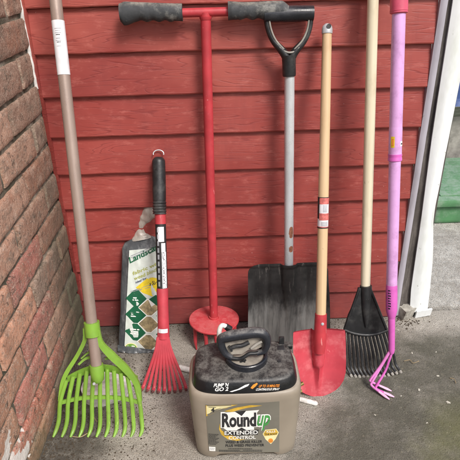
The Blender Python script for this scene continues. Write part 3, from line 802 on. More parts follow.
mb = MB(); mb.tube([ax(330), ax(322), ax(305), ax(290), ax(288)], [.0155, .0150, .0145, .0155, .0150], 24); mb.build('socket', M['red_tine'], t)
n0 = ax(328, (163.5, 330)); 
mb = MB(); hl = [LN.p(157.5, 338), LN.p(158.5, 327), LN.p(168.5, 327), LN.p(169.5, 338)]
mb.sheet(lambda u, v: hl[0].lerp(hl[3], u).lerp(hl[1].lerp(hl[2], u), v)+Vector((0, -.010-.008*math.sin(u*math.pi), 0)), 12, 4, .018); hd_ = mb.build('head_block', M['red_tine'], t)
mb = MB(); st = [LN.p(159, 331.5), LN.p(159, 327.5), LN.p(168.2, 327.5), LN.p(168.2, 331.5)]
mb.sheet(lambda u, v: st[0].lerp(st[3], u).lerp(st[1].lerp(st[2], u), v)+Vector((0, -.0115-.008*math.sin((u*.9+.05)*math.pi), 0)), 10, 2); mb.build('white_tag', M['white_paper'], hd_)
N = 9
for k in range(N):
    f = k/(N-1)
    a = LN.p(lerp(158.5, 168.5, f), 336, -.012); b = LN.p(lerp(156, 172, f), 350, -.012); c = LN.p(lerp(145.5, 184.5, f), 381+2*math.sin(f*3.1), -.010); d = LN.p(lerp(143.2, 186.6, f), 386.5+2.5*math.sin(f*3.1), -.020)
    P = bezier([a, b, c, d], 6)
    mb = MB(); mb.tube(P, [interp([(0, .0036), (1, .0044)], i/(len(P)-1)) for i in range(len(P))], 8, True, (1, .55), (0, 1, 0)); tn = mb.build('tine', M['red_tine'], t)
    dd = (P[-1]-P[-2]).normalized(); mb = MB(); mb.tube([P[-1]-dd*.002, P[-1]+dd*.005], [.0044, .0030], 8, True, (1, .6), (0, 1, 0)); mb.build('worn_tip', M['tip'], tn)
mb = MB(); w0 = LN.p(154, 352, -.014); w1 = LN.p(173, 352, -.014)
mb.sheet(lambda u, v: LN.p(lerp(158.5, 168.5, u) if v > .99 else lerp(lerp(156.4, 171.2, u), lerp(158.5, 168.5, u), v), lerp(347+2*math.sin(u*3.1), 336, v), -.0105), 16, 8, .003); mb.build('fan_web', M['red_tine'], t)

# ------------------------------------------------------------------ 4. red T-handle twist tiller
disk = ong(214, 319.5, .08)
topc = on(205.5, 12.5, -.035)
t = thing('twist_tiller', 'red T-handle twist tiller with black grips and round foot plate', 'hand tiller', Matrix.Translation((disk.x, disk.y-.01, 0)))
I = Matrix.Translation((-disk.x, -disk.y+.01, 0))
mb = MB(); mb.tube([I @ disk, I @ topc], .0118, 24); mb.build('pole', M['red'], t)
ba, bb = on(181, 13, -.035), on(232, 11.5, -.035)
mb = MB(); mb.tube([I @ ba, I @ bb], .0098, 20); mb.build('cross_bar', M['red'], t)
mb = MB(); d_ = (disk-topc).normalized(); q = I @ topc
mb.tube([q+d_*.008, q+d_*.012, q+d_*.016], [.0145, .0140, .0122], 20); mb.build('weld_bead', M['red'], t)
def tgrip(px_in, px_out, prof, name='grip'):
    mb = MB(); rings = []
    n = 44
    for k in range(n+1):
        f = k/n; px = lerp(px_in, px_out, f)
        yt, yb = prof(f)
        ct = I @ on(px, (yt+yb)/2, -.040); h = (yb-yt)/2*.00228; dd = .0165
        if f < .03: dd *= .9
        ring = []
        for a in range(20):
            an = 2*math.pi*a/20
            ring.append((ct.x, ct.y+math.cos(an)*dd, ct.z+math.sin(an)*h))
        rings.append(ring)
    mb.loft(rings); bmesh.ops.recalc_face_normals(mb.bm, faces=mb.bm.faces[:])
    return mb.build(name, M['grip'], t, 50)
def left_prof(f):
    b = 20.5 + .8*math.cos(f*5.2*2*math.pi)*(1 if .12 < f < .75 else .2)
    tp = 3.0 + .5*math.cos(f*3)
    if f > .72: b += 4.0*sm((f-.72)/.2); 
    if f > .9: tp += 1.8*sm((f-.9)/.1); b -= 3.5*sm((f-.95)/.05)
    return tp+.8*(1-f), b
tgrip(182.5, 120, left_prof)
def right_prof(f):
    b = 18.5 + .9*math.cos(f*5.2*2*math.pi)*(1 if .12 < f < .75 else .2); tp = 2.2+.6*math.sin(f*6)
    if f > .72: b += 1.8*sm((f-.72)/.2)
    if f < .14: tp -= .2; b += .8
    if f > .85: tp += 5*sm((f-.85)/.15); b -= 2*sm((f-.95)/.05)
    return tp, b
tgrip(228, 291, right_prof)
q = I @ on(126.5, 20.5, -.057); mb = MB(); mb.tube([q, q+Vector((0, .001, 0))], .0022, 10); mb.build('hanging_hole', M['print_dark'], t)
# disk normal to the pole
zz = (topc-disk).normalized(); xx = Vector((1, 0, 0)); xx = (xx-zz*xx.dot(zz)).normalized(); yy = zz.cross(xx)
def dk(r, a, h): return I @ (disk + xx*r*math.cos(a) + yy*r*math.sin(a) + zz*h)
mb = MB()
prof = [(.070, -.0035), (.0725, -.002), (.0725, .0015), (.071, .003), (.03, .0045), (.0145, .006), (.0145, .012)]
mb.loft([[dk(r*(1+.012*math.sin(3*2*math.pi*k/48)), 2*math.pi*k/48, h) for k in range(48)] for r, h in prof]); mb.build('foot_plate', M['red_dusty'], t)
for a_deg in (203, 246, 274, 350, 80):
    a = math.radians(a_deg); r0 = .060
    P = bezier([dk(r0, a, -.003), dk(r0, a+.03, -.03), dk(r0*1.02, a+.06, -.058), dk(r0*1.02, a+.16, -.080)], 6)
    mb = MB(); mb.tube(P, [interp([(0, .0058), (.6, .0056), (1, .002)], i/(len(P)-1)) for i in range(len(P))], 12); mb.build('tine', M['red'], t)

# ------------------------------------------------------------------ 5. black D-handle shovel
LN = Lean(.176, -.132, .1075)
t = thing('square_shovel', 'wide square black shovel with D-grip and silver shaft behind the jug', 'shovel', LN.M)
xl0, xr0 = LN.p(247.3, 330).x, LN.p(330.5, 330).x; xl1, xr1 = LN.p(248, 275).x, LN.p(328, 272).x
zt = LN.p(288, 262.5).z; zc = LN.p(289.5, 330).x
def shov(u, v):
    s_ = v*zt; f = s_/.24
    a, b = lerp(xl0, xl1, f), lerp(xr0, xr1, f)
    # rounded upper corners
    m_ = 0
    if s_ > zt-.030: k = (s_-(zt-.030))/.030; m_ = .030*(1-math.sqrt(max(0, 1-k*k)))
    a += m_; b -= m_
    x = lerp(a, b, u); e = abs(u-.5)*2
    y = -.018*max(0, (e-.8)/.2)**1.6*(1-sm((v-.5)/.4)) + .010*(1-v) - .004
    # centre socket ridge fading downwards
    wv = interp([(0, .002), (.32*zt, .004), (.75*zt, .0135), (zt, .0155)], s_); hgt = interp([(0, 0), (.25*zt, 0), (.6*zt, .009), (zt, .0155)], s_)
    dx = (x-lerp(zc, LN.p(288.5, 262).x, v))/wv
    if abs(dx) < 1.4: y -= hgt*math.sqrt(max(0, 1-(dx/1.4)**2))
    for px in (268, 306):
        rx = LN.p(px, 300).x; y += .0035*math.exp(-((x-rx)/.006)**2)*sm((v-.15)/.2)*sm((.97-v)/.1)
    y += .0012*mn.noise((x*30, s_*20, 1))
    if v > .97: y -= .003
    return (x, y, s_)
mb = MB(); mb.sheet(shov, 70, 70, .003); mb.build('blade', M['blade'], t, 50)
sa, sb_ = LN.p(288.5, 268, -.004), LN.p(289.2, 74, -.004)
mb = MB(); mb.tube([sa, sb_+(sb_-sa).normalized()*.02], .0122, 24); shf = mb.build('shaft', M['steel'], t)
for (py, hh, seed) in ((229, .020, 1), (243, .011, 2)):
    c0 = LN.p(288, py+7); f0 = (c0.z-sa.z)/(sb_.z-sa.z); cA = vl(sa, sb_, f0); cB = cA+(sb_-sa).normalized()*hh*1.6
    plr = wrap(cA, cB, .0124, -.1, .95)
    mb = MB(); mb.sheet(lambda u, v: plr(.5+(u-.5)*(.35+.65*math.sin(v*math.pi)**.5*(1+.5*mn.noise((v*6, seed, 0)))), v), 8, 12); mb.build('rust_patch', M['rust'], shf)
y0, y1 = LN.p(289, 76, -.004), LN.p(288.6, 55, -.004)
mb = MB(); mb.tube([y0, vl(y0, y1, .1), vl(y0, y1, .5), y1], [.0150, .0160, .0158, .0165], 24); yo = mb.build('yoke_socket', M['black'], t)
gl, gr_ = LN.p(263.8, 14.5, -.004), LN.p(313, 13.2, -.004)
for i, (ga, sx_) in enumerate(((gl, -1), (gr_, 1))):
    px = 265.8 if i == 0 else 311
    P = bezier([LN.p(288.8+sx_*1.0, 60, -.004), LN.p(288.6+sx_*6.5, 51, -.004), LN.p(288.5+sx_*(15.5), 40.5, -.004), LN.p(288.5+sx_*20.5, 28.5, -.004), LN.p(px, 14, -.004)], 8)
    mb = MB(); mb.tube(P, [interp([(0, .0105), (.25, .0095), (.5, .0068), (1, .0062)], k/(len(P)-1)) for k in range(len(P))], 14, True, (1.0, 1.25), (0, 1, 0)); arm = mb.build('yoke_arm', M['black'], t)
    # worn pale inner edge of the casting
    inn = [p + Vector((-sx_*.0052, -.0075, .001)) for p in P[9:]]
    mb = MB(); mb.tube(inn, .0022, 8); mb.build('worn_edge', M['palerim'], arm)
inn = bezier([LN.p(279, 47, -.0125), LN.p(284, 51, -.013), LN.p(289, 52.2, -.014), LN.p(294, 51, -.013), LN.p(298.5, 47, -.0125)], 6)
mb = MB(); mb.tube(inn, .0022, 8); mb.build('worn_edge', M['palerim'], yo)
mb = MB(); n = 16
P = [vl(gl, gr_, k/n) for k in range(n+1)]
mb.tube([gl]+P+[gr_], [.011]+[.0165+.0012*math.sin(k/n*math.pi) for k in range(n+1)]+[.011], 24); mb.build('grip_bar', M['blackgloss'], t)

# ------------------------------------------------------------------ 6. small red round-point shovel
LN = Lean(.228, -.333, .3333)
t = thing('pointed_shovel', 'small red round point shovel with tan wooden handle beside the jug', 'shovel', LN.M)
OUT = [(0, 318.5, 318.5), (.0, 318, 319)]
rows = [(398.2, 316.5, 320.5), (396.8, 311, 326), (394.5, 306, 331), (391.5, 301.5, 335.5), (387, 297.5, 339.6), (381, 295, 343), (373, 293.6, 345), (362, 293, 345.6), (348, 293, 345.6), (336, 293, 345.4), (332.5, 293.4, 345), (331, 295, 343.4)]
T = []
for py, a, b in rows:
    A_, B_ = LN.p(a, py), LN.p(b, py); T.append((A_.z, A_.x, B_.x))
def redb(u, v):
    k = v*(len(T)-1); i = min(int(k), len(T)-2); f = k-i
    z = lerp(T[i][0], T[i+1][0], f); a = lerp(T[i][1], T[i+1][1], f); b = lerp(T[i][2], T[i+1][2], f)
    x = lerp(a, b, u); cx = lerp(LN.p(319, 398).x, LN.p(319.5, 331).x, z/.18); q = (x-cx)/.066
    H = z/.18
    y = .016 - .024*q*q*(1-.3*H) - .010*(1-H)**3                       # dished
    # V shaped frog below the socket
    wv = interp([(0, .1), (.07, .18), (.13, .26), (.2, .27)], z); hh = interp([(0, 0), (.02, .002), (.09, .020), (.2, .026)], z)
    if abs(q) < wv: y -= hh*math.sqrt(1-(q/wv)**2) if z > .085 else hh*(1-abs(q)/wv)
    if v > .93: y -= .006*(v-.93)/.07*(1 if abs(q) > .3 else 0)
    return (x, y, z)
mb = MB(); mb.sheet(redb, 56, 66, .0022); mb.build('blade', M['red_blade'], t, 55)
k0, k1 = LN.p(319.4, 352, -.004), LN.p(320.6, 313, -.004)
mb = MB(); mb.tube([k0, vl(k0, k1, .3), vl(k0, k1, .9), k1], [.0125, .0160, .0150, .0146], 24); so = mb.build('socket', M['red'], t)
q = LN.p(321, 321.5, -.0195); mb = MB(); mb.tube([q+Vector((0, .003, 0)), q, q+Vector((0, -.002, 0))], [.0042, .004, .002], 12); mb.build('rivet', M['steel'], so)
h0, h1 = LN.p(320.4, 320, -.004), LN.p(327, 33, 0)
mb = MB(); mb.tube([h0, vl(h0, h1, .5), h1], [.0128, .0124, .0108], 24); hw_ = mb.build('handle', M['wood_tan'], t)
c0, c1 = h1, LN.p(327.2, 25, 0)
mb = MB(); mb.tube([vl(c0, c1, -.1), c0, vl(c0, c1, .5), vl(c0, c1, .85), vl(c0, c1, 1.15)], [.0122, .0126, .0124, .0108, .005], 20); cp = mb.build('end_cap', M['steel'], t)
q = LN.p(327.8, 27.3, -.0115); mb = MB(); mb.tube([q, q+Vector((0, -.0025, 0))], .0052, 14); mb.build('hanging_hole', M['print_dark'], cp)
s0, s1 = LN.p(322, 227), LN.p(323, 197); hv = (h1-h0).normalized()
s0 = h0+hv*(s0-h0).dot(hv); s1 = h0+hv*(s1-h0).dot(hv); pw = wrap(s0, s1, .0130, -2.3, 2.3)
mb = MB(); mb.sheet(lambda u, v: pw(u, v), 20, 2); sk = mb.build('sticker', M['white_paper'], t)
mb = MB()
for v0, v1 in ((.0, .04), (.25, .48), (.78, 1.0)): mb.sheet(lambda u, v: pw(lerp(.30 if v0 > .1 else 0, .95, u), lerp(v0, v1, v), .0003), 16, 1)
mb.build('red_print', plain('pink_red_print', srgb(206, 110, 104), .5, 0, .35, 160, bump=0), sk)
mb = MB(); mb.sheet(lambda u, v: pw(lerp(0, .30, u), lerp(.3, 1, v), .0003), 4, 1); mb.sheet(lambda u, v: pw(u, lerp(-.02, .015, v), .0005), 16, 1); mb.sheet(lambda u, v: pw(u, lerp(.985, 1.01, v), .0005), 16, 1)
mb.build('dark_print', M['print_dark'], sk)
dashes('small_print', [(.45, .62, .52+.025*k, .012) for k in range(10)], lambda u, v: pw(u, v, .0006), M['print_grey'], sk, 8)
dashes('small_print', [(.40, .66, .06+.03*k, .014) for k in range(5)], lambda u, v: pw(u, v, .0006), M['print_grey'], sk, 9)

# ------------------------------------------------------------------ 7. black fan rake with pale wooden handle
LN = Lean(.386, -.237, .19)
t = thing('shrub_rake', 'black plastic fan rake on a pale cream wooden handle', 'rake', LN.M)
h0, h1 = LN.p(365, 300, .0), LN.p(373, 0, .0); h2 = h1+(h1-h0)*.25
mb = MB(); mb.tube([h0, vl(h0, h2, .5), h2], [.0122, .0125, .0122], 24); mb.build('handle', M['wood_pale'], t)
hd = [(357.5, 286.5), (369.8, 286.5), (373.5, 297), (379.5, 312), (386, 328.5), (379, 331.3), (370, 332.6), (360, 332.4), (351, 331), (343, 327.8), (347.5, 314), (354, 300)]
mb = MB(); mb.prism([(LN.p(a, b).x, LN.p(a, b).z) for a, b in hd], -.010, -.001, .003); hp = mb.build('head_plate', M['black'], t, 50)
e0, e1 = LN.p(365, 325, -.012), LN.p(365.4, 285, -.004)
mb = MB(); mb.tube([e0, vl(e0, e1, .2), vl(e0, e1, .5), vl(e0, e1, .85), e1], [.003, .008, .0125, .0152, .0152], 20); mb.build('handle_socket', M['black'], t)
q = LN.p(365.3, 296, -.0185); mb = MB(); mb.tube([q+Vector((0, .004, 0)), q+Vector((0, -.0015, 0))], [.004, .0028], 12); mb.build('screw', M['steel'], hp)
for a, b in (((357.8, 288), (344, 327)), ((369.5, 288), (385.5, 327.5))):
    mb = MB(); mb.tube([LN.p(*a, -.010), LN.p(*b, -.010)], .0035, 10); mb.build('edge_rib', M['black'], hp)
mb = MB(); mb.tube(bezier([LN.p(343, 328, -.009), LN.p(352, 331.3, -.010), LN.p(364, 333, -.011), LN.p(376, 332, -.010), LN.p(386.3, 328.6, -.009)], 5), .0045, 10); mb.build('cross_bar', M['black'], hp)
N = 13
for k in range(N):
    f = k/(N-1)
    a = LN.p(lerp(344, 385.5, f), 328.5+4*math.sin(f*3.1), -.006); b = LN.p(lerp(344.5, 391.5, f)+.4, 350+2*math.sin(f*3.1), -.008); c = LN.p(lerp(346, 394.5, f), 364+3*math.sin(f*3.1)-2*f, -.010); d = LN.p(lerp(349, 397.5, f), 370.5+3*math.sin(f*3.1)-4*f, -.026)
    P = bezier([a, b, c, d], 6)
    mb = MB(); mb.tube(P, [interp([(0, .0038), (.6, .0036), (1, .0034)], i/(len(P)-1)) for i in range(len(P))], 8, True, (1, .7), (0, 1, 0)); tn = mb.build('tine', M['black'], t)
    mb = MB(); dd = (P[-1]-P[-2]).normalized(); mb.tube([P[-2], P[-1], P[-1]+dd*.004], [.0037, .0039, .0028], 8, True, (1, .7), (0, 1, 0)); mb.build('worn_tip', M['palerim'], tn)

# ------------------------------------------------------------------ 8. pink and lilac cultivator
LN = Lean(.405, -.31, .235)
t = thing('hand_cultivator', 'lilac and magenta long cultivator with bent pink prongs on the concrete', 'cultivator', LN.M)
def axp(py): return LN.p(interp([(0, 399.2), (147, 395.2), (285, 391.6), (315, 391.6), (352, 391.6)], py), py)
tp = axp(0)+(axp(0)-axp(60))*2.6
mb = MB(); mb.tube([tp, axp(13), axp(12)], [.0185, .0188, .0165], 24); mb.build('top_grip', M['pink'], t)
mb = MB(); mb.tube([axp(14), axp(11)], [.0152, .0195], 24); mb.build('collar', M['pink'], t)
mb = MB(); mb.tube([axp(128), axp(60), axp(12)], [.0146, .0145, .0145], 24); mb.build('upper_tube', M['lilac'], t)
mb = MB(); mb.tube([axp(155), axp(129), axp(127)], [.0150, .0150, .0146], 24); lk = mb.build('lock_sleeve', M['lilac'], t)
ps = wrap(axp(147), axp(136), .0152, -1.5, 1.5)
mb = MB(); mb.sheet(lambda u, v: ps(lerp(.16, .36, u), v), 5, 1); mb.build('yellow_sticker', M['yellow'], lk)
mb = MB(); mb.sheet(lambda u, v: ps(lerp(.22, .32, u), lerp(.15, .8, v), .0003), 3, 1); mb.build('orange_mark', M['orange'], lk)
mb = MB(); mb.sheet(lambda u, v: ps(lerp(.66, .98, u), lerp(.1, .55, v)), 5, 1); mb.build('white_sticker', M['white_paper'], lk)
dashes('small_print', [(.7, .82, .25, .12)], lambda u, v: ps(u, v, .0004), M['print_dark'], lk, 3)
mb = MB(); P = [axp(161), axp(160.5), axp(158), axp(157), axp(155.5), axp(154)]
mb.tube(P, [.014, .0160, .0160, .0150, .0160, .0160], 24); mb.build('ring_collar', M['magenta'], t)
mb = MB(); mb.tube([axp(288), axp(220), axp(159)], [.0132, .0135, .0135], 24); mb.build('lower_tube', M['lilac'], t)
mb = MB(); mb.tube([axp(318), axp(315), axp(310), axp(300), axp(287), axp(284.5)], [.0085, .0110, .0140, .0142, .0140, .0134], 24); gg = mb.build('lower_grip', M['magenta'], t)
pg = wrap(axp(309), axp(287), .0143, -1.5, 1.5)
dashes('embossed_marks', [(.2, .36, .08+.115*k, .06) for k in range(8)], lambda u, v: pg(u, v, .0004), M['print_dark'], gg, 13)
mb = MB(); mb.tube([axp(353), axp(350), axp(316)], [.0060, .0080, .0086], 20); mb.build('neck', M['magenta'], t)
nb = LN.I @ ong(391.5, 352, .10)
el1 = LN.I @ ong(370, 386, .010)
for k, (mid, elb, tipw) in enumerate(((ong(380, 366.5, .06), ong(369.4, 381, .022), ong(391.5, 391, .004)), (ong(385, 371.5, .050), ong(375, 388.5, .012), ong(394.2, 397, .004)), (ong(380.6, 367.5, .057), ong(370.4, 385, .015), ong(389.5, 399.5, .004)))):
    e_ = LN.I @ elb; m_ = LN.I @ mid; tpw = LN.I @ tipw
    st0 = axp(350) + Vector(((-.0035, .0035, -.002)[k], 0, 0))
    pre = e_.lerp(m_, .14); post = e_.lerp(tpw, .20)
    P = bezier([st0, vl(st0, m_, .5), m_, pre, e_.lerp(pre.lerp(post, .5), .4), post, vl(e_, tpw, .6), tpw], 6)
    mb = MB(); mb.tube(P[:-8], [.0031]*(len(P)-8), 12); mb.build('prong', M['magenta'] if k == 1 else M['prong'], t)
    mb = MB(); Q = P[-9:]; mb.tube(Q, [interp([(0, .0031), (.6, .0036), (1, .0014)], i/(len(Q)-1)) for i in range(len(Q))], 12, True, (1.25, .9)); mb.build('prong_tip', M['palepink'], t)

# ------------------------------------------------------------------ 9. weed killer jug
JX, JY = .0330, -.4300
t = thing('weed_killer_jug', 'tan weed killer jug with dusty black pump handle top and grey label', 'jug', Matrix.Translation((JX, JY, 0)))
def se(hx, hy, n, z, K=96, cy=0, fn=None):
    ring = []
    for k in range(K):
        a = 2*math.pi*k/K; c, s_ = math.cos(a), math.sin(a)
        x = math.copysign(abs(c)**(2/n), c)*hx; y = math.copysign(abs(s_)**(2/n), s_)*hy+cy
        ring.append((x, y, z+(fn(x, y) if fn else 0)))
    return ring
def foot(x, y): return .0
rings = []
for z, hx, hy in [(0, .104, .068), (.002, .108, .0715), (.007, .1103, .0742), (.03, .111, .0755), (.09, .1125, .0757), (.15, .1135, .0757), (.176, .1140, .0757), (.187, .1130, .0750), (.194, .1105, .0725), (.1975, .1065, .069)]:
    def arch(x, y, z=z): return .013*sm((.074-abs(x))/.016)*max(0, 1-z/.03)
    rings.append(se(hx+.005+.0045*z/.19, hy, 5.0, z, 128, 0, arch))
mb = MB(); mb.loft(rings); jb = mb.build('body', M['jug'], t, 60)
rings = []
for z, hx, hy in [(.1955, .1075, .070), (.1985, .1082, .0705), (.2010, .1078, .0702), (.2190, .1020, .0635), (.2235, .0990, .0600), (.2255, .0930, .0540), (.2260, .06, .035)]:
    def dish(x, y, z=z): return -.0035*sm((.06-math.hypot(x, y*1.3))/.04) + (.0012*mn.noise((x*25, y*25, 2)) if z > .218 else 0) + (.004*sm((y-.01)/.05) if z > .218 else 0)
    rings.append(se(hx+.0065, hy, 4.2, z, 128, 0, dish))
mb = MB(); mb.loft(rings); cv = mb.build('cover', M['jugtop'], t, 60)
# front y of jug body at x (local), for the label
def bodyfront(x, lift=0): return -.0757*(1-min(.98, abs(x)/.1225)**5)**.2 - lift
q00, q10, q01, q11 = [on(*p, -.5)-Vector((JX, JY, 0)) for p in ((209, 449.5), (279, 450), (205.2, 403.3), (279.2, 399.5))]
def lpx(px, py, lift=0):
    v = on(px, py, -.5)-Vector((JX, JY, 0)); return Vector((v.x, bodyfront(v.x, .0006+lift), v.z))
mb = MB()
def labf(u, v):
    p = q00.lerp(q10, u).lerp(q01.lerp(q11, u), v); return (p.x, bodyfront(p.x, .0005), p.z)
mb.sheet(labf, 40, 12, .0004); lb = mb.build('front_label', M['lab_bg'], t)
def lpoly(name, pts, mat, lift): 
    # subdivide long edges so that the print follows the curved label
    out = []
    for a, b in zip(pts, pts[1:]+pts[:1]):
        nseg = max(1, int(math.dist(a, b)/3))
        out += [(lerp(a[0], b[0], k/nseg), lerp(a[1], b[1], k/nseg)) for k in range(nseg)]
    return poly(name, out, lambda x, y: lpx(x, y, lift), mat, lb)
def ltext(name, s, x0, x1, yb, yt, mat, lift, bold=.02, slope=0, lean_=0):
    return text_mesh(name, s, mat, lb, lambda x, y: lpx(lerp(x0, x1, x)+lean_*y, lerp(yb, yt, y)+slope*x, lift), bold)
lpoly('corner_flash', [(205.7, 404), (238, 402.3), (226, 405.5), (217, 409.5), (206.3, 415)], M['gold'], .0002)
lpoly('corner_flash', [(206.3, 404.6), (233, 403.2), (222, 405.6), (214, 409), (206.7, 412.8)], M['cream'], .0004)
ltext('printed_number', '4', 211, 214.6, 410, 405.6, M['print_dark'], .0006, .04)
dashes('small_print', [(208.5, 216, 405, .5)], lambda x, y: lpx(x, y, .0006), M['print_dark'], lb, 41)
lpoly('gold_arc', [(224, 409), (236, 405.3), (250, 402.8), (262, 403.2), (252, 404.4), (240, 407.2), (232, 409.6)], M['gold'], .0003)
lpoly('white_cross', [(221.5, 410.5), (233, 409.5), (241.5, 414), (246, 408.5), (259, 407.5), (252.5, 415.5), (254, 427.5), (246, 428), (241, 424), (236, 428.5), (228, 428.8), (224, 425), (221, 424)], M['print_white'], .0004)
lpoly('black_notch', [(235, 409.3), (241.5, 413.6), (246, 408.3), (241.5, 411.4)], M['print_dark'], .0005)
lpoly('black_notch', [(235.5, 428.6), (241.5, 425), (247, 428), (241.5, 427.3)], M['print_dark'], .0005)
def brand(name, s, x0, x1, yb, yt, mat, lift, bold, slope=0, lean_=0): return ltext(name, s, x0, x1, yb, yt, mat, lift, bold, slope, lean_)
brand('lettering_outline', 'Round', 220.6, 256.8, 426.0, 409.6, M['print_white'], .0007, .075, -1.0)
brand('lettering', 'Round', 221.8, 256.0, 425.0, 410.8, M['print_dark'], .0010, .040, -1.0)
brand('lettering_outline', 'up', 254.0, 268.6, 429.0, 412.0, M['print_white'], .0008, .075, -.6, 3)
brand('lettering', 'up', 255.2, 267.8, 428.0, 413.0, M['green_print'], .0011, .022, -.6, 3)
arc = [(219.6, 421), (220.4, 426), (223.5, 431), (229, 435.2), (237, 437.2), (246, 436.6), (237, 438.4), (228, 437), (221.5, 432.5), (219, 427)]
lpoly('gold_arc', arc, M['gold'], .0003)
lpoly('lettering_panel', [(223.5, 428.4), (258.5, 427.2), (257.5, 432.2), (224.5, 433.2)], M['print_dark'], .0005)
ltext('lettering', 'EXTENDED', 224.5, 257.6, 432.4, 428.6, M['print_white'], .0008, .02, -.9)
ltext('lettering', 'CONTROL', 228.5, 255.5, 437.0, 433.6, M['print_white'], .0008, .02, -.8)
ltext('lettering', 'WEED & GRASS KILLER', 225.5, 262, 441.0, 438.4, M['print_dark'], .0008, .02, -.8)
ltext('lettering', 'PLUS WEED PREVENTER', 225.5, 264, 444.4, 441.8, M['print_dark'], .0008, .02, -.7)
dashes('small_print', [(208.5, 219-(k % 3)*1.5, 432+1.25*k, .55) for k in range(9)], lambda x, y: lpx(x, y, .0006), M['print_dark'], lb, 42)
dashes('small_print', [(228, 252, 446.0, .6), (219, 240, 447.6, .5), (243, 262, 447.4, .5), (219, 262, 448.6, .5)], lambda x, y: lpx(x, y, .0006), M['print_dark'], lb, 43)
lpoly('white_panel', [(209, 445), (215.4, 444.8), (215.4, 449), (209.4, 449.2)], M['print_white'], .0004)
dashes('small_print', [(210, 214.6, 446, .5), (210, 214, 447.3, .5)], lambda x, y: lpx(x, y, .0007), M['print_grey'], lb, 44)
lpoly('gold_badge', [(262.4, 431.6), (265, 427.3), (276, 426.4), (278.6, 430.4), (275.5, 436.5), (270.6, 441.8), (265.2, 436.8)], M['cream'], .0003)
lpoly('gold_badge', [(263.4, 431.2), (265.6, 428), (275.6, 427.2), (277.6, 430.2), (276.4, 432.6), (264.2, 433.4)], M['gold'], .0005)
ltext('lettering', 'KILLS', 266.4, 275, 430.2, 428.2, M['print_white'], .0008, .02, -.3)
ltext('lettering', 'THE ROOT', 264.6, 277, 432.8, 431, M['print_dark'], .0008, .015, -.3)
lpoly('orange_dot', el(270.4, 438.2, 2.4, 2.2), M['orange'], .0006)
# cover lettering on the sloping front band
def cov(px, py, lift=.0006):
    # the band slopes back from (y -.0698, z .2015) to (y -.0610, z .2150)
    d = (px-230)/FPX*R - (py-230)/FPX*U + F; b = .0067/.0180
    a = JY-.0704-b*.2010-lift
    tt = (a + b*CAM.z - CAM.y)/(d.y-b*d.z); return CAM+d*tt-Vector((JX, JY, 0))
def ctext(s, x0, x1, yb, yt, mat, bold=.02, slope=0, lean_=1): return text_mesh('lettering', s, mat, cv, lambda x, y: cov(lerp(x0, x1, x)+lean_*y, lerp(yb, yt, y)+slope*x), bold)
ctext("PUMP 'N", 213.5, 228, 387.2, 383.4, M['print_white'], .03, -.6)
ctext('GO 2', 214.5, 228, 391.4, 387.6, M['print_white'], .03, -.6)
poly('white_nozzle_print', [(229.5, 391.6), (238, 389), (245, 385), (249.5, 383.8), (248, 386), (240, 389.6), (232, 392)], lambda x, y: cov(x, y), M['print_white'], cv)
poly('orange_picture', [(250.5, 388), (253, 384.8), (256.8, 382.8), (257.8, 383.8), (255.6, 386.4), (252.5, 389)], lambda x, y: cov(x, y), M['orange'], cv)
ctext('UP TO 10 MINUTES', 258.5, 279, 387.6, 384.8, M['orange'], .02, -.5)
ctext('CONTINUOUS SPRAY', 255.5, 279, 390.7, 388.4, M['print_white'], .02, -.5)
# cap ring, cap plate
CX, CY = .006, .004
mb = MB()
K = 56
ringp = [(.0465, .214), (.0465, .238), (.0445, .2395), (.0405, .2395), (.040, .228), (.02, .2275), (.001, .2275)]
mb.loft([[(CX+r*math.cos(2*math.pi*k/K), CY+r*.92*math.sin(2*math.pi*k/K), z) for k in range(K)] for r, z in ringp]); mb.build('cap_collar', M['blackgloss'], t, 35)
mb = MB(); mb.loft([[(CX+r*math.cos(2*math.pi*k/K), CY+r*.92*math.sin(2*math.pi*k/K), z) for k in range(K)] for r, z in [(.0395, .2285), (.0395, .2315), (.03, .2330), (.001, .2332)]]); mb.build('cap_plate', M['jugdust'], t, 35)
# D shaped pump handle above the cap (built from measured outline, leaning back a little)
HA, HBb = JY-.006, -.12                   # plane y = HA + ... in world: the loop leans forward at the bottom
def hpx(px, py, d=0.0):
    b = .25; a = JY-.012-b*.225
    v = on(px, py, a, b)-Vector((JX, JY, 0)); v.y += d; return v
bar = bezier([hpx(232, 358), hpx(225.5, 353.5), hpx(221.5, 346), hpx(221.5, 339), hpx(230, 336.0), hpx(242, 334.0), hpx(254, 332.6), hpx(262, 333.4), hpx(266.5, 338), hpx(266.5, 345.5), hpx(263.5, 351), hpx(257, 353.5)], 7)
mb = MB(); mb.tube(bar, [interp([(0, .0065), (.12, .0085), (.24, .0105), (.34, .0132), (.5, .0136), (.64, .0130), (.74, .0102), (.86, .0080), (1, .0058)], i/(len(bar)-1)) for i in range(len(bar))], 24, True, (1.0, .9)); ph = mb.build('pump_handle', M['handle'], t)
lp = bezier([hpx(229, 357, -.002), hpx(238, 357.5, -.004), hpx(243, 356, -.005), hpx(249, 352.6, -.004), hpx(255, 352.8, -.002), hpx(261, 352)], 6)
mb = MB(); mb.tube(lp, .0042, 12); mb.build('trigger_lever', M['black'], t)
mb = MB(); mb.tube([hpx(243, 357, -.006), hpx(245, 362, -.004)], [.003, .002], 10); mb.tube([hpx(240, 360.5, -.005), hpx(246, 358, -.006)], .002, 8); mb.build('trigger_catch', M['black'], t)
plt = [(225, 345), (232, 343.5), (245, 341), (258, 339.5), (264, 342), (263.5, 348), (256, 351.5), (248, 352), (242, 356), (232, 356.5), (227, 353)]
mb = MB(); vs = [hpx(a, b, .006) for a, b in plt]
f_ = mb.bm.faces.new([mb.bm.verts.new(v) for v in vs]); r_ = bmesh.ops.extrude_face_region(mb.bm, geom=[f_])
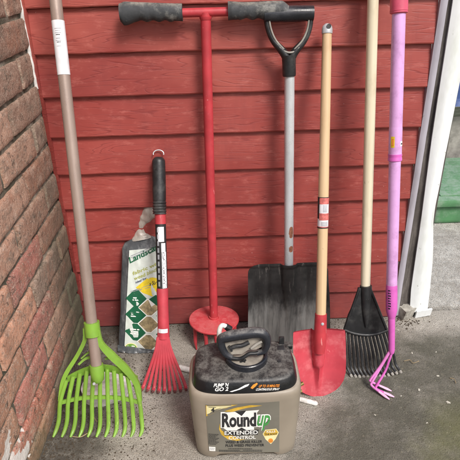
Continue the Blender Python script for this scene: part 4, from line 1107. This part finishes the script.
for v in r_['geom']:
    if isinstance(v, bmesh.types.BMVert): v.co.y += .012
bmesh.ops.recalc_face_normals(mb.bm, faces=mb.bm.faces[:]); mb.build('pump_housing', M['jugdust'], t, 35)
mb = MB(); mb.tube(bezier([hpx(230, 348, -.001), hpx(236, 345.5, -.002), hpx(242, 344.8, -.002), hpx(249, 342, -.001)], 5), .0048, 12); mb.tube([hpx(229, 345.5, -.001), hpx(232, 351, -.001)], .0022, 8); mb.build('spray_wand_grip', M['black'], t)
mb = MB(); mb.tube([hpx(251, 348.5, .0), hpx(257, 344, .0), hpx(262, 341.5, .0)], [.003, .0035, .003], 10); mb.build('pump_rod', M['palerim'], t)
# slots and holes at the back right of the cover
def ctop(px, py, z=.225): v = ong(px, py, z)-Vector((JX, JY, 0)); return v
a = ctop(281, 350); mb = MB(); mb.box((a.x-.008, a.y-.002, .2235), (a.x+.008, a.y+.012, .2285), .001); mb.build('slot', M['print_dark'], cv)
a = ctop(281.5, 341, .235); mb = MB(); mb.box((a.x-.006, a.y-.003, .221), (a.x+.006, a.y+.004, .246), .0015); mb.build('wand_clip', M['black'], cv)
a = ctop(287, 344, .228); mb = MB(); mb.box((a.x-.007, a.y-.008, .218), (a.x+.012, a.y+.010, .228), .003); mb.build('wand_rest', M['jugtop'], cv)
a = ctop(279, 361.5); mb = MB(); mb.tube([(a.x, a.y, .2235), (a.x, a.y, .2275)], [.0045, .004], 14); mb.build('plug', M['print_dark'], cv)
# white hose stub behind the handle and fitting at the right side
def bpt(px, py, y): return on(px, py, y)-Vector((JX, JY, 0))
P = bezier([bpt(219, 338, JY+.02), bpt(219.5, 330, JY+.022), bpt(222, 325.5, JY+.024), bpt(226, 326.5, JY+.026)], 6)
mb = MB(); mb.tube(P, .0052, 14); mb.build('white_hose', M['stone'], t)
mb = MB(); mb.tube([bpt(225.5, 326, JY+.026), bpt(230, 329.5, JY+.026)], [.0065, .008], 14); mb.build('hose_nut', M['black'], t)
c = bpt(299.5, 385, JY+.03)
mb = MB(); mb.box((c.x-.010, c.y-.006, c.z-.016), (c.x+.003, c.y+.006, c.z+.012), .002); mb.build('side_clip', M['black'], t)
mb = MB(); mb.tube([(c.x-.006, c.y-.008, c.z+.004), (c.x+.008, c.y-.004, c.z+.010)], .0042, 12); mb.tube([(c.x-.004, c.y-.008, c.z-.012), (c.x+.004, c.y-.006, c.z-.014)], .0042, 12); mb.build('brass_fitting', M['brass'], t)

# ------------------------------------------------------------------ white rod on the ground behind the jug
a, b = ong(179.5, 367.5, .007), ong(316, 403.5, .006)
mb = MB(); n = 14
P = [vl(a, b, k/n) for k in range(n+1)]; dd = (b-a).normalized()
mb.tube([a-dd*.003]+P+[b+dd*.004], [.005]+[lerp(.0078, .0060, k/n) for k in range(n+1)]+[.003], 16)
o = mb.build('white_rod', M['stone'])
tag(o, 'thin white plastic rod lying on the concrete behind the jug', 'rod')

# ------------------------------------------------------------------ debris
for k, (px, py, sz) in enumerate(((438, 376, .008), (419, 390, .009), (448, 402.6, .012), (401, 396, .005), (453, 380, .006), (427, 423, .005), (412, 353, .007), (398, 330, .006), (436, 352, .005), (375, 415, .005), (150, 300+75, .005))):
    p = ong(px, py)
    where = ['pale flake on the dark stained concrete near the right edge', 'pale flake on dark concrete right of the pink prongs', 'largest curled pale flake near the lower right concrete', 'small pale flake just right of the pink prong tips', 'small pale flake at the far right edge of the patio', 'tiny pale flake low on the mossy concrete at right', 'pale flake on the concrete right of the pink cultivator neck', 'small pale flake near the foot of the metal channel', 'tiny pale flake on the concrete below the door threshold', 'tiny pale flake on the concrete below the pink prongs', 'tiny pale flake behind the red hand rake tines'][k]
    lump('paint_chip', where, 'debris', (p.x, p.y, .0), sz*.95, sz*.55, sz*.2, M['chip'], k*3.1, k*1.3, 0, 'pale chips scattered on the concrete', .75)
for k, (pts, lab_) in enumerate((([(404, 361), (410, 360), (413, 363), (419, 361)], 'thin curled dry twig right of the pink cultivator neck'), ([(450, 378), (454, 379), (456, 383)], 'short hooked dry twig at the right edge of the concrete'), ([(70, 436), (80, 437), (88, 433)], 'dry straw piece below the green rake tines'), ([(94, 407), (92, 414), (97, 422)], 'thin pale straw standing out between the green rake tines'), ([(436, 236), (447, 240), (450, 246)], 'dark thin twig on the garage floor'))):
    mb = MB(); mb.tube(bezier([ong(a, b, .004) for a, b in pts], 5), .0011, 6)
    tag(mb.build('twig', M['twig'] if k != 4 else M['print_dark']), lab_, 'debris', 'dry twigs on the concrete')
# soil grit in the corner by the bricks: too many crumbs to count
mb = MB(); rg = random.Random(21)
def crumb(x, y, s_):
    r = bmesh.ops.create_icosphere(mb.bm, subdivisions=1, radius=s_)
    sx_, sy_, sz_ = rg.uniform(.6, 1.4), rg.uniform(.6, 1.4), rg.uniform(.4, .8)
    for v in r['verts']: v.co = Vector((v.co.x*sx_+x, v.co.y*sy_+y, v.co.z*sz_+s_*.3))*1
for k in range(2600):
    u = rg.random()**1.7; y = -.02-rg.random()*.62
    crumb(-.437+u*.26, y, rg.uniform(.0008, .0030)*(1-.4*u))
for k in range(500):
    crumb(rg.uniform(-.43, .52), -.014-abs(rg.gauss(0, .03)), rg.uniform(.0006, .002))
for k in range(90):
    crumb(.545+rg.gauss(0, .02), -.04+rg.gauss(0, .014), rg.uniform(.0008, .0028))
for k in range(700):
    crumb(rg.uniform(-.3, .7), -rg.random()*.6, rg.uniform(.0005, .0014))
o = mb.build('soil_grit', M['soil'], None, 30, kind='stuff'); tag(o, 'dark loose soil crumbs along the foot of the brick and siding walls', 'soil')
